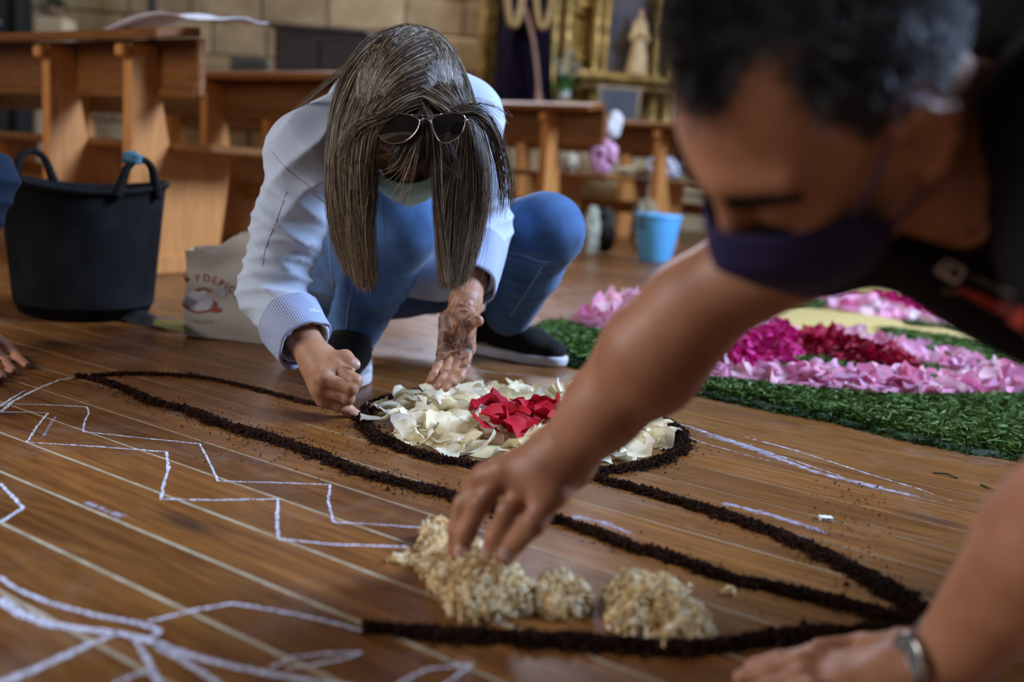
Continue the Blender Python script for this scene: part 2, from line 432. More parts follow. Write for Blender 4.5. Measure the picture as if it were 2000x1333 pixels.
# ------------------------------------------------------------------ things at the back wall
m_gold = simple('old_gilding', (.50, .33, .09), (.16, .09, .02), 14, .42, .5, .01, metal=.55)
m_dark = simple('dark_velvet', (.006, .004, .008), (.012, .008, .014), 5, 1., .3, spec=.1)
m_darkwood = simple('dark_stained_wood', (.022, .008, .005), (.010, .004, .003), 4, .65, .1)
def rect(px0, py0, px1, py1, dep, th=.06):
    """centre and size of an upright slab standing at that depth"""
    c = D((px0+px1)/2, (py0+py1)/2, dep); s = dep/CF
    return c+np.array([0, th/2, 0]), ((px1-px0)*s, th, (py1-py0)*s)
def slab(mb, *a, bev=.01, **k):
    c, s = rect(*a, **k); mb.box(c, s, bev=bev); return mb
WD = 8.3
zf = 0.
def gx(px, dep): return D(px, 200, dep)[0]
alt = empty('altarpiece', (gx(1100, WD), WY-.3, 0), 'carved gilded altarpiece on the stone wall with dark niche and picture bay', 'altarpiece')
def abox(name, px0, px1, z0, z1, y0, y1, mt, bev=.01, par=alt):
    x0, x1 = gx(px0, WD), gx(px1, WD)
    return MB().box(((x0+x1)/2, (y0+y1)/2, (z0+z1)/2), (x1-x0, y1-y0, z1-z0), bev=bev).build(name, mt, par, False)
YB = WY+.02
abox('back_panel', 930, 1310, 0, 3.2, YB-.06, YB, m_gold)
abox('pedestal', 925, 1315, 0, .718, YB-.72, YB-.06, simple('altar_base_stone', (.45, .36, .2), (.3, .22, .11), 6, .7, .4))
abox('niche_back', 962, 1078, .72, 3.1, YB-.075, YB-.055, m_dark)
def turned(name, px, z0, z1, r, mt, y=YB-.2):
    x = gx(px, WD); pr = []; n = 46
    for i in range(n):
        t = i/(n-1); z = z0+(z1-z0)*t
        rr = r*(1.35 if t < .05 or t > .95 else 1+.16*sin(t*44)*(1 if (t*5) % 1 > .2 else .3))
        pr.append((rr, z))
    MB().lathe(pr, (x, y, 0), 16).build(name, mt, alt)
for px, r in ((940, .045), (1072, .04), (1096, .05), (1152, .045), (1170, .03), (1270, .04), (1298, .05)): turned('column', px, .72, 3.1, r, m_gold)
for i, (a, b) in enumerate(((1110, 1140), (1110, 1140), (1110, 1140), (1110, 1140), (1110, 1140))):
    x = (gx(a, WD)+gx(b, WD))/2; zc = .95+i*.42; mb = MB()
    for k in range(5):
        th = k*2*pi/5; mb.lathe([(.0, -.02), (.035, -.015), (.045, 0), (.03, .015), (.0, .02)], (x+.05*cos(th), YB-.09, zc+.06*sin(th)), 10, np.array([[1, 0, 0], [0, 0, 1], [0, -1, 0]]))
    mb.lathe([(0, -.02), (.03, -.01), (.04, .02), (0, .04)], (x, YB-.1, zc), 10, np.array([[1, 0, 0], [0, 0, 1], [0, -1, 0]])).build('carved_rosette', m_gold, alt)
abox('cornice_shelf', 1118, 1318, 1.18, 1.25, YB-.42, YB-.06, m_gold, .02)
abox('shelf_moulding', 1124, 1312, 1.12, 1.18, YB-.34, YB-.06, m_gold, .02)
# picture bay
m_pic = simple('bay_painting', (.10, .085, .09), (.035, .03, .05), 5, .6, .0)
abox('bay_panel', 1176, 1262, 1.27, 2.6, YB-.08, YB-.055, m_pic)
abox('bay_frame', 1168, 1180, 1.25, 2.6, YB-.13, YB-.05, m_gold); abox('bay_frame', 1258, 1268, 1.25, 2.6, YB-.13, YB-.05, m_gold)
abox('pilaster', 1274, 1296, .0, 3.1, YB-.14, YB-.05, simple('pale_gilt_stone', (.56, .46, .27), (.42, .32, .16), 6, .6, .3))
pl = empty('framed_plaque', (gx(1207, 7.75), 7.74, .78), 'dark square plaque in a thin frame below the altarpiece shelf', 'plaque')
c, s = rect(1172, 176, 1244, 232, 7.75, .03)
MB().box(c, s, bev=.004).build('plaque_face', simple('slate_plaque', (.045, .055, .075), (.08, .09, .11), 9, .45, .1), pl, False)
fm = MB(); x, y, z = c; w_, _, h_ = s
for sx_, sz_, cx, cz in ((w_+.06, .03, 0, h_/2+.01), (w_+.06, .03, 0, -h_/2-.01), (.03, h_, w_/2+.01, 0), (.03, h_, -w_/2-.01, 0)): fm.box((x+cx, y, z+cz), (sx_, .045, sz_), bev=.006)
fm.build('plaque_frame', simple('plaque_frame_paint', (.33, .26, .17), (.22, .16, .10), 8, .5, .2), pl, False)
MB().box((x, y+.04, (z-h_/2)/2), (w_*.5, .03, z-h_/2), bev=.004).build('plaque_stand', m_darkwood, pl, False)
def statue(name, label, px, zb, h, robe, skin, wid=.16, y=YB-.24, arms=True):
    x = gx(px, WD); e = empty(name, (x, y, zb), label, 'statue')
    S = SDF((x-wid*1.7, y-wid*1.6, zb-.02), (x+wid*1.7, y+wid*1.6, zb+h+.05), .012)
    S.cone((x, y, zb+.02), (x, y, zb+h*.62), wid, wid*.5, .03).cone((x, y, zb+h*.62), (x, y, zb+h*.8), wid*.52, wid*.42, .03)
    if arms:
        for sg in (-1, 1): S.cone((x+sg*wid*.45, y, zb+h*.78), (x+sg*wid*.75, y-wid*.3, zb+h*.55), wid*.2, wid*.18, .03).cone((x+sg*wid*.75, y-wid*.3, zb+h*.55), (x, y-wid*.8, zb+h*.62), wid*.18, wid*.12, .03)
    V, F = S.mesh(); a = np.arctan2(V[:, 1]-y, V[:, 0]-x); V = V+normals(V, F)*(wid*.06*np.sin(a*11+nz(V, 6)*2)*np.clip((zb+h*.7-V[:, 2])/h, 0, 1))[:, None]
    V[:, 2] = np.maximum(V[:, 2], zb); obj('robe', V, F, robe, e)
    S = SDF((x-.12, y-.14, zb+h*.74), (x+.12, y+.12, zb+h+.04), .008)
    S.cone((x, y, zb+h*.78), (x, y-.005, zb+h*.88), wid*.16, wid*.16, .01).ell((x, y-.01, zb+h*.92), (wid*.3, wid*.36, wid*.42), k=.01).ell((x, y-.01-wid*.36, zb+h*.91), (wid*.06, wid*.08, wid*.1), k=.01)
    V, F = S.mesh(); obj('head', V, F, skin, e); return e, x, y
m_skinst = simple('painted_statue_skin', (.55, .36, .22), (.45, .28, .16), 5, .5, .1)
e, sx0, sy0 = statue('robed_statue', 'tall statue in dark purple robe with gold cords in the altarpiece niche', 1020, .72, 2.1, simple('purple_velvet_robe', (.004, .002, .008), (.008, .004, .013), 4, 1., .3, spec=.1), m_skinst, .27, YB-.42)
m_cord = simple('gold_cord', (.42, .28, .10), (.25, .15, .05), 40, .5, .4, metal=.3)
for px in (996, 1047):
    x = gx(px, WD); pts = [(x-.055, sy0-.22, 2.2), (x-.06, sy0-.31, 1.75), (x-.035, sy0-.34, 1.56), (x, sy0-.35, 1.50), (x+.035, sy0-.34, 1.56), (x+.06, sy0-.31, 1.75), (x+.05, sy0-.22, 2.2)]
    MB().tube(smoothpts(pts, 28), .026, 8).build('looped_cord', m_cord, e)
x = gx(1030, WD); MB().tube(smoothpts([(x-.12, sy0-.28, 1.75), (x, sy0-.33, 1.45), (x+.07, sy0-.36, 1.1), (x+.10, sy0-.38, .78)], 20), [.016]*14+[.02, .03, .03, .035, .035, .03], 8).build('hanging_cord', simple('rose_cord', (.36, .20, .13), (.25, .13, .09), 30, .6, .3), e)
statue('small_statue', 'small cream and gold statuette standing on the altarpiece shelf', 1234, 1.251, .52, simple('cream_gilt_robe', (.62, .48, .24), (.50, .34, .14), 12, .5, .3), m_skinst, .095)
# vase of white flowers on the pedestal
def bouquet(name, label, x, y, z, mv, petals, leafm, r=.10, nf=7, nl=26, vase_h=.16, up=.26):
    e = empty(name, (x, y, z), label, 'flowers')
    MB().lathe([(.035, 0), (.05, .02), (.055, vase_h*.5), (.035, vase_h*.85), (.045, vase_h)], (x, y, z), 20).build('vase', mv, e)
    for i in range(nf):
        th = i*2.4; rr = r*math.sqrt((i+.5)/nf); c = np.array([x+rr*cos(th), y-abs(rr*sin(th))*.6, z+vase_h+up*(1-.55*rr/r)+random.uniform(-.05, .05)])
        mb = MB()
        for k in range(3):
            for j in range(5):
                a = j*2*pi/5+k*.6; d = np.array([cos(a), sin(a)*.6, .25+k*.3]); n = np.array([-sin(a), cos(a), 0])
                q = [[c+d*(.045-.01*k)*s_+n*t_*.022*(1-abs(s_-.6)) for t_ in (-1, 0, 1)] for s_ in (0., .5, 1.)]
                mb.sheet(q)
        mb.tube([c, (x+rr*.2*cos(th), y, z+vase_h)], .003, 5); mb.build('flower', petals[i % len(petals)], e)
    for i in range(nl):
        th = random.uniform(0, 2*pi); el = random.uniform(-.2, 1.2); d = np.array([cos(th)*cos(el), -abs(sin(th))*cos(el)*.7, sin(el)]); b = np.array([x, y, z+vase_h*.95]); L = random.uniform(.1, .2)
        n = np.cross(d, (0, 0, 1.)); n /= np.linalg.norm(n)+1e-6
        q = [[b+d*L*s_+n*t_*.022*sin(pi*min(s_+.08, .98))-np.array([0, 0, .06*s_*s_]) for t_ in (-1, 0, 1)] for s_ in (0., .25, .5, .75, 1.)]
        MB().sheet(q).build('leaf', leafm, e)
m_leaf = simple('bouquet_leaf', (.07, .26, .04), (.04, .14, .02), 10, .5, .1)
m_wpet = simple('white_flower_petal', (.72, .72, .66), (.6, .6, .52), 20, .6, .1)
m_vase = M('white_vase', (.55, .58, .55), .2).m
bouquet('flower_vase', 'white vase of white flowers and greenery beside the dark altarpiece niche', gx(1098, 8.0), 8.02, 1.001, m_vase, [m_wpet], m_leaf, .12, 9, 54, .13, .22)
st = MB().box((gx(1098, 8.0), 8.03, .86), (.16, .16, .28), bev=.015).build('flower_pedestal', m_gold, None, False); tag(st, 'square gilded stand carrying the vase of white flowers', 'stand')
# left: dark doorway figure, flowers, pole, chest, grey box
m_red = simple('red_petal_far', (.5, .05, .05), (.35, .03, .04), 20, .6, .1); m_yel = simple('yellow_petal_far', (.6, .45, .04), (.5, .33, .03), 20, .6, .1)
bouquet('flower_pot', 'pot of red and yellow flowers beyond the left pew near the dark drape', D(122, 45, 7.2)[0]+.10, 7.1, 1.25, simple('brown_pot', (.2, .12, .07), (.14, .08, .05), 8, .7, .2), [m_red, m_yel, m_red], simple('dark_leaf', (.03, .06, .015), (.02, .035, .01), 9, .6, .1), .13, 7, 30, .13, .16)
t = MB().box((D(122, 45, 7.2)[0]+.10, 7.12, .62), (.20, .2, 1.24), bev=.01).build('stone_plinth', simple('plinth_stone', (.42, .33, .2), (.32, .24, .14), 6, .8, .3), None, False); tag(t, 'plain stone plinth under the red and yellow flowers behind left pew', 'plinth')
c, s = rect(-110, -260, 96, 66, 7.9, .12); zt = c[2]+s[2]/2; mb = MB()
P = []
for i in range(40):
    tt = i/39; xx = c[0]-s[0]/2+s[0]*tt; yy = 7.95+.03*sin(tt*34)+.012*sin(tt*90); P.append([(xx, yy, zt), (xx, yy-.01, zt*.66), (xx, yy+.01*sin(tt*20), zt*.33), (xx, yy-.02, .01)])
o = mb.sheet(P).build('dark_drape', simple('black_drape_cloth', (.006, .007, .006), (.014, .015, .012), 4, .9, .2), None); tag(o, 'black drape hanging at the far left against the stone wall', 'drape')
x, y_, z_ = D(12, 20, 7.85); o = MB().tube(smoothpts([(x-.05, 7.88, z_+.3), (x-.02, 7.86, z_+.1), (x, 7.85, z_), (x+.04, 7.86, z_-.10), (x+.09, 7.87, z_-.13)], 14), [.03]*6+[.026]*4+[.02, .016, .012, .008], 8).build('pale_tassel', simple('tassel_thread', (.34, .32, .27), (.24, .22, .18), 40, .7, .4), None); tag(o, 'pale tasselled cord hanging on the black drape', 'cord')
c, s = rect(317, -300, 335, 40, 8.0, .06); o = MB().lathe([(.12, 0), (.12, .02), (.03, .05), (.034, 1.2), (.03, c[2]+s[2]/2)], (c[0], 8.1, 0), 14).build('thin_pole', m_darkwood, None); tag(o, 'thin dark standing pole against the stone wall above left pew', 'pole')
c, s = rect(556, 68, 720, 140, 7.6, .5)
ch = empty('dark_chest', (c[0], 7.6, 0), 'dark brown wooden cabinet against the stone wall left of the woman\'s head', 'cabinet')
H1 = c[2]+s[2]/2
MB().box((c[0], 7.75, H1/2), (s[0], .45, H1-.04), bev=.012).build('cabinet_body', m_darkwood, ch, False)
MB().box((c[0], 7.75, H1-.01), (s[0]+.06, .5, .04), bev=.012).build('cabinet_top', m_darkwood, ch, False)
for sg in (-1, 1):
    d = MB().box((c[0]+sg*s[0]/4, 7.515, H1/2), (s[0]/2-.03, .03, H1-.16), bev=.01).build('door', m_darkwood, ch, False)
    MB().lathe([(.008, 0), (.008, .02), (.016, .028), (.012, .04)], (c[0]+sg*.03, 7.5, H1*.7), 10, np.array([[1, 0, 0], [0, 0, 1], [0, -1, 0]])).build('knob', m_gold, d)
c, s = rect(448, 114, 520, 142, 7.7, .12); gb = empty('grey_loudspeaker', (c[0], 7.8, c[2]-s[2]/2), 'small blue-grey box beyond the second pew against stone wall', 'box')
MB().box(c, s, bev=.015).build('box_body', simple('blue_grey_paint', (.11, .13, .15), (.08, .1, .12), 6, .6, .1), gb, False)
MB().box((c[0], c[1]-.064, c[2]), (s[0]*.85, .006, s[2]*.75), bev=.002).build('front_grille', simple('grey_grille', (.07, .085, .10), (.12, .14, .16), 90, .7, .5), gb, False)
MB().tube([(c[0], c[1]+.02, c[2]-s[2]/2), (c[0], c[1]+.02, 0.01)], .015, 8).build('stand', m_darkwood, gb)
# ------------------------------------------------------------------ things on the pews
def crumple(c, r, seed, amp=.18, h=.008, flat=1., sq=None):
    """a crumpled bag-like closed form resting on z = c[2]-r[2]"""
    c = np.array(c, float); r = np.array(r, float)
    S = SDF(c-r*1.7, c+r*1.7, max(h, r.max()/26)); S.ell(c, r, k=.01)
    g = np.random.default_rng(seed)
    for i in range(5):
        d = g.normal(size=3)*.5; S.ell(c+d*r*.55, r*g.uniform(.35, .65), k=.02)
    V, F = S.mesh(1); N = normals(V, F); V = V+N*((np.abs(nz(V, 3.2/r.max(), seed, 3))*-2+.5)*amp*r.min())[:, None]
    V[:, 2] = np.maximum(V[:, 2], c[2]-r[2]*.9); return V, F
def seatz(px, py, dep, z=.437): 
    p = D(px, py, dep); return np.array([p[0], p[1], z])
m_pink = simple('pink_plastic', (.72, .38, .55), (.58, .28, .42), 10, .35, .2)
m_wplastic = simple('white_plastic_film', (.72, .74, .80), (.55, .57, .64), 12, .3, .2)
m_paperw = simple('white_tissue', (.75, .74, .74), (.6, .6, .6), 15, .8, .2)
# third and fourth pew seats
def onpew(px, n0, off, z=.437):
    """point on a pew seat (row n0) seen in image column px"""
    d = ray(px, 345); d2 = d[:2]; n = PN[:2]; t = (n0+off)/(d2@n); return np.array([d2[0]*t, d2[1]*t, z])
p = onpew(1174, 4.46, .36); z0 = .437
e = empty('pink_bag', p, 'pink plastic bag standing on the third pew seat with white tissue on top', 'bag')
V, F = crumple(p+(0, 0, .100), (.075, .05, .105), 3, .22); obj('bag_body', V, F, m_pink, e)
V, F = crumple(p+(-.075, .01, .175), (.034, .02, .036), 5, .3); obj('bag_knot', V, F, simple('mauve_plastic', (.45, .28, .40), (.36, .2, .32), 10, .4, .2), e)
V, F = crumple(p+(.050, .0, .27), (.045, .03, .080), 8, .3); o = obj('tissue_roll', V, F, m_paperw, None); tag(o, 'white crumpled tissue paper sticking up out of the pink bag', 'paper')
p = onpew(1298, 5.70, .32); V, F = crumple(p+(0, 0, .085), (.125, .07, .09), 12, .3); o = obj('white_plastic_bag', V, F, m_wplastic, None); tag(o, 'white translucent plastic bag slumped on the far pew seat above blue bucket', 'bag')
p = onpew(1235, 5.70, .3); V, F = crumple(p+(0, 0, .035), (.12, .06, .037), 14, .3); o = obj('cream_cloth', V, F, simple('cream_cloth', (.52, .42, .27), (.42, .33, .2), 9, .9, .2), None); tag(o, 'flat folded cream cloth lying on far pew seat between two bags', 'cloth')
p = onpew(1112, 4.46, .3); V, F = crumple(p+(0, 0, .05), (.05, .05, .052), 17, .3); o = obj('cream_paper_bag', V, F, simple('cream_paper', (.55, .48, .36), (.42, .35, .24), 9, .8, .2), None); tag(o, 'small cream paper bundle on the third pew seat left of pink bag', 'bundle')
p = onpew(1378, 5.70, .3); V, F = crumple(p+(0, 0, .05), (.08, .05, .052), 19, .3); o = obj('white_sheet', V, F, m_paperw, None); tag(o, 'white crumpled sheet on the far pew seat beside the man\'s forehead', 'paper')
def boxbag(name, label, px, py, dep, w_, d_, h_, mt):
    g = G(px, py); k = dep/g[1]; b = np.array([g[0]*k, dep, 0.])
    V, F = crumple(b+(0, 0, h_/2), (w_/2, d_/2, h_/2), int(px), .18); V[:, 2] = np.maximum(V[:, 2], .001); o = obj(name, V, F, mt, None); return tag(o, label, 'bag')
m_khaki = simple('khaki_cloth', (.33, .26, .15), (.24, .18, .1), 8, .9, .3)
boxbag('khaki_sack', 'khaki cloth sack on the floor under far pew above blue bucket', 1256, 470, 5.85, .17, .14, .32, m_khaki)
boxbag('pale_green_sack', 'pale green and cream sack on the floor under the third pew seat', 1152, 470, 5.35, .10, .1, .27, simple('pale_sack', (.42, .42, .33), (.22, .2, .11), 5, .8, .3))
boxbag('black_sack', 'black sack standing on the floor under the third pew seat', 1180, 470, 5.5, .11, .12, .27, simple('black_cloth', (.02, .018, .012), (.035, .03, .02), 5, .9, .3))
# paper on the nearest ledge
pts = []
for i in range(14):
    row = []
    for j in range(5):
        t = i/13; q = D(128+t*300, 74-t*44+6*sin(t*7)*(t > .05)-22*(t > .15)*(t < .8)*sin(pi*(t-.15)/.65), 3.36-t*.40)
        row.append(q+PN*(.01+.045*j)+np.array([0, 0, .006*sin(j*1.7+t*5)+.004*j]))
    pts.append(row)
o = MB().sheet(pts).build('paper_sheet', M('white_paper', (.74, .74, .82), .7).m, None); tag(o, 'large curled white paper sheet lying on ledge of the nearest pew', 'paper')
md = o.modifiers.new('s', 'SOLIDIFY'); md.thickness = .002
# ------------------------------------------------------------------ buckets and bags on the floor
b = G(1278, 512); bb = empty('blue_bucket', b, 'small sky blue plastic bucket on the floor before the far pews', 'bucket')
m_blue = simple('sky_blue_plastic', (.10, .42, .80), (.13, .48, .85), 3, .35, .05)
h = .252; S = 5.16/CF
pr = [(.001, .002), (.083, .002), (.088, .008), (.118, h-.03), (.120, h-.02), (.125, h-.015), (.125, h), (.119, h), (.117, h-.02), (.088, .014), (.001, .014)]
MB().lathe(pr, b, 40, cap=False).build('pail', m_blue, bb)
hp = smoothpts([b+(-.122, 0, h-.02), b+(-.135, .03, h-.05), b+(-.10, .10, h-.10), b+(0, .128, h-.12), b+(.10, .10, h-.10), b+(.135, .03, h-.05), b+(.122, 0, h-.02)], 26)
MB().tube(hp, .003, 6).build('wire_handle', M('steel_wire', (.4, .45, .5), .4, .8).m, bb)
V, F = crumple(b+(-.085, -.07, h-.045), (.022, .018, .045), 31, .3); obj('grey_rag', V, F, simple('grey_rag', (.09, .13, .17), (.06, .09, .12), 12, .9, .3), bb)
k = G(152, 617); k = k+np.array([0, .04, 0]); kb = empty('black_tub', k, 'big black rubber tub on the floor in front of nearest pew', 'bucket')
m_rub = M('black_rubber', (.006, .006, .006), .75, spec=.12); n = m_rub.noise(m_rub.coord('Object', (1, 1, 1)), 9, 5); m_rub.col(m_rub.ramp(n, [(.45, (.005, .005, .005)), (.75, (.014, .014, .015))]))
pr = [(.001, .003), (.135, .003), (.150, .010), (.158, .03)]; hh = .325
for i in range(58):
    t = i/57; z = .03+t*(hh-.05); pr.append((.160+.026*t+(.0012 if i % 2 else -.0004), z))
pr += [(.190, hh-.016), (.196, hh-.012), (.197, hh-.002), (.192, hh), (.184, hh-.004), (.178, hh-.05), (.150, .03), (.001, .012)]
pr = [(r_, z_) for r_, z_ in pr]
TA = radians(14)
mb = MB(); mb.lathe(pr, k, 64, cap=False); V = mb.V[0]; th = np.arctan2(V[:, 1]-k[1], V[:, 0]-k[0])
V[:, 2] += np.clip(V[:, 2]/hh, 0, 1)**3*(.012*np.cos(2*(th-.4))); obj('tub_body', V, mb.F, m_rub.m, kb)
for sg, ang in ((1, -.50), (-1, -.50+pi)):
    c_ = np.array([cos(ang), sin(ang), 0.]); tn = np.array([-sin(ang), cos(ang), 0.]); c0 = k+c_*.190+np.array([0, 0, hh-.006])
    pts = smoothpts([c0+tn*s_*.047+np.array([0, 0, z_])+c_*o_ for s_, z_, o_ in ((-1.25, -.02, -.004), (-1., .015, 0.), (-.75, .048, .004), (-.3, .066, .006), (.3, .066, .006), (.75, .048, .004), (1., .015, 0), (1.25, -.02, -.004))], 30)
    MB().tube(pts, [.013-.005*sin(pi*i/29) for i in range(30)], 10).build('handle', m_rub.m, kb)
    if sg > 0:
        V, F = crumple(pts[11]+(0, 0, .008), (.017, .012, .014), 41, .5); 
        o = obj('teal_rag', V, F, simple('teal_cloth', (.04, .14, .18), (.03, .10, .14), 30, .8, .3), None); tag(o, 'small teal rag scrap caught on handle of black tub', 'rag')
# white paper bag with red print
bp = G(452, 668); m_bag = simple('bag_paper', (.52, .47, .40), (.44, .39, .33), 6, .7, .15)
bag = empty('white_paper_bag', bp, 'off-white paper bag with red printed arc and emblem behind the woman\'s elbow', 'bag')
def bagpt(px, py, back=0.):
    d = ray(px, py); n = np.array([.10, 1, 0]); base = bp; t = (base-CC)@n/(d@n); return CC+d*t+np.array([-.1, 1, 0])*back
def gr(x0b, x0t, x1b, x1t, yb, ytf, back, nx=16, nyy=12):
    out = []
    for j in range(nyy):
        v = j/(nyy-1); row = []
        for i in range(nx):
            u = i/(nx-1); xb = x0b+(x1b-x0b)*u; xt = x0t+(x1t-x0t)*u; x_ = xb+(xt-xb)*v; yb_ = yb(u); yt_ = ytf(u)
            row.append(bagpt(x_, yb_+(yt_-yb_)*v, back)+np.array([0, .008*sin(u*9+v*4)*v+.005*sin(v*17+u*3), 0]))
        out.append(row)
    return np.array(out)
ybf = lambda u: 655+24*u
ytf = lambda u: 489-8*u if u < .28 else (486-26*min((u-.28)/.2, 1))
Fr = gr(358, 364, 560, 560, ybf, ytf, 0); Bk = gr(358, 364, 560, 560, ybf, lambda u: ytf(u)-2, .09)
mb = MB(); mb.sheet(Fr); mb.sheet(Bk[:, ::-1]); mb.sheet(np.array([Bk[:, 0], (Bk[:, 0]+Fr[:, 0])/2+np.array([.01, 0, 0]), Fr[:, 0]])); mb.sheet(np.array([Fr[:, -1], Bk[:, -1]])); mb.sheet(np.array([Fr[0], Bk[0]]))
V = np.vstack(mb.V); V[:, 2] = np.maximum(V[:, 2], .001)
obj('bag_paper', V, mb.F, m_bag, bag)
m_print = simple('red_print', (.36, .04, .035), (.27, .03, .03), 30, .7, 0); m_printw = simple('white_print', (.62, .60, .66), (.5, .48, .54), 30, .7, 0)
def textobj(s, name, mt, parent, origin, ex, ey, size, bold=0.):
    cu = bpy.data.curves.new('t', 'FONT'); cu.body = s; cu.size = 1.; cu.align_x = 'CENTER'; cu.offset = bold; cu.resolution_u = 3
    t = bpy.data.objects.new('t', cu); COL.objects.link(t); dg = bpy.context.evaluated_depsgraph_get(); dg.update()
    me = t.evaluated_get(dg).to_mesh(); V = np.array([v.co[:] for v in me.vertices]); F = [tuple(p.vertices) for p in me.polygons]
    bpy.data.objects.remove(t)
    ex = np.array(ex); ey = np.array(ey); V3 = np.array(origin)+np.outer(V[:, 0]*size, ex)+np.outer(V[:, 1]*size, ey)
    return V3, F
from mathutils.bvhtree import BVHTree
_fb = MB().sheet(Fr); _bt = BVHTree.FromPolygons([tuple(map(float, v)) for v in np.vstack(_fb.V)], _fb.F)
def stick(V, off=.0012):
    out = []
    for p in V:
        d = np.array(p)-CC; d /= np.linalg.norm(d); h = _bt.ray_cast(mathutils.Vector(CC), mathutils.Vector(d)); out.append(np.array(h[0])-d*off if h[0] is not None else np.array(p))
    return out
def bagprint(mb, s, px, py, ang, size):
    o = bagpt(px, py)-np.array([.1, 1, 0])*.013; c_, s_ = cos(ang), sin(ang); X = np.array([1., -.1, 0]); Z = np.array([0, 0, 1.])
    V, F = textobj(s, '', None, None, o, X*c_-Z*s_, X*s_+Z*c_, size, .012); mb.add(stick(V), F)
for ch_, px, py, a in (("E", 371, 549, -22), ("Y", 390, 549, -6), ("D", 407, 549, 6), ("E", 421, 553, 18), ("P", 433, 558, 28), ("I", 443, 562, 36), ("C", 452, 568, 45), ("O", 463, 580, 62)):
    mb = MB(); bagprint(mb, ch_, px, py, radians(a), .023); mb.build('letter', m_print, bag, False)
def disc(mb, px, py, rx, ry, off=.0135, a0=0, a1=360, inner=0., n=24, wob=0.):
    V = []; F = []
    for i in range(n+1):
        a = radians(a0+(a1-a0)*i/n); w_ = 1+wob*sin(i*2.3)
        for q in (inner, 1.): V.append(bagpt(px+rx*q*w_*cos(a), py+ry*q*w_*sin(a))-np.array([.1, 1, 0])*off)
    F = [(2*i, 2*i+1, 2*i+3, 2*i+2) for i in range(n)]; mb.add(stick(V, .0012+(off-.0135)*2.), F)
mb = MB(); disc(mb, 392, 588, 30, 21, wob=.12); disc(mb, 438, 571, 9, 9); mb.build('emblem_ground', m_printw, bag, True)
mb = MB(); disc(mb, 395, 585, 38, 25, .0139, 30, 160, .86, wob=.05); disc(mb, 402, 569, 17, 8, .0141, 190, 350, .6, wob=.2)
disc(mb, 426, 604, 12, 5, .0141); disc(mb, 424, 594, 4, 7, .0141); mb.build('emblem_lines', m_print, bag, False)
mb = MB(); disc(mb, 403, 622, 24, 7, .0136, 30, 150, .86, wob=.1); mb.build('emblem_underline', simple('brown_print', (.14, .10, .09), (.1, .07, .06), 30, .7, 0), bag, False)
# black plastic sheet with yellow beside the bag
c0 = G(300, 640); P = []
for i in range(16):
    t = i/15; row = []
    for j in range(6):
        s_ = j/5; q = G(212+t*165, 624+t*34-(26*t)*s_-4*s_+0*s_); row.append(q+np.array([0, 0, .003+.022*sin(pi*s_)*sin(pi*min(t+.1, 1))+.004*sin(t*13+s_*5)]))
    P.append(row)
pb = MB().sheet(P).build('black_plastic_sheet', simple('black_film', (.02, .02, .02), (.04, .04, .04), 20, .35, .4), None); tag(pb, 'crumpled black and yellow plastic packet between black tub and paper bag', 'packet')
P = []
for i in range(10):
    t = i/9; P.append([G(300+t*60, 636+t*13-(12+t*10)*s_, .027)+np.array([0, 0, .004*sin(pi*s_)]) for s_ in (0, .33, .66, 1)])
mb = MB().sheet(P); mb.build('yellow_label', simple('yellow_green_print', (.50, .38, .02), (.12, .2, .04), 9, .5, .1), pb)
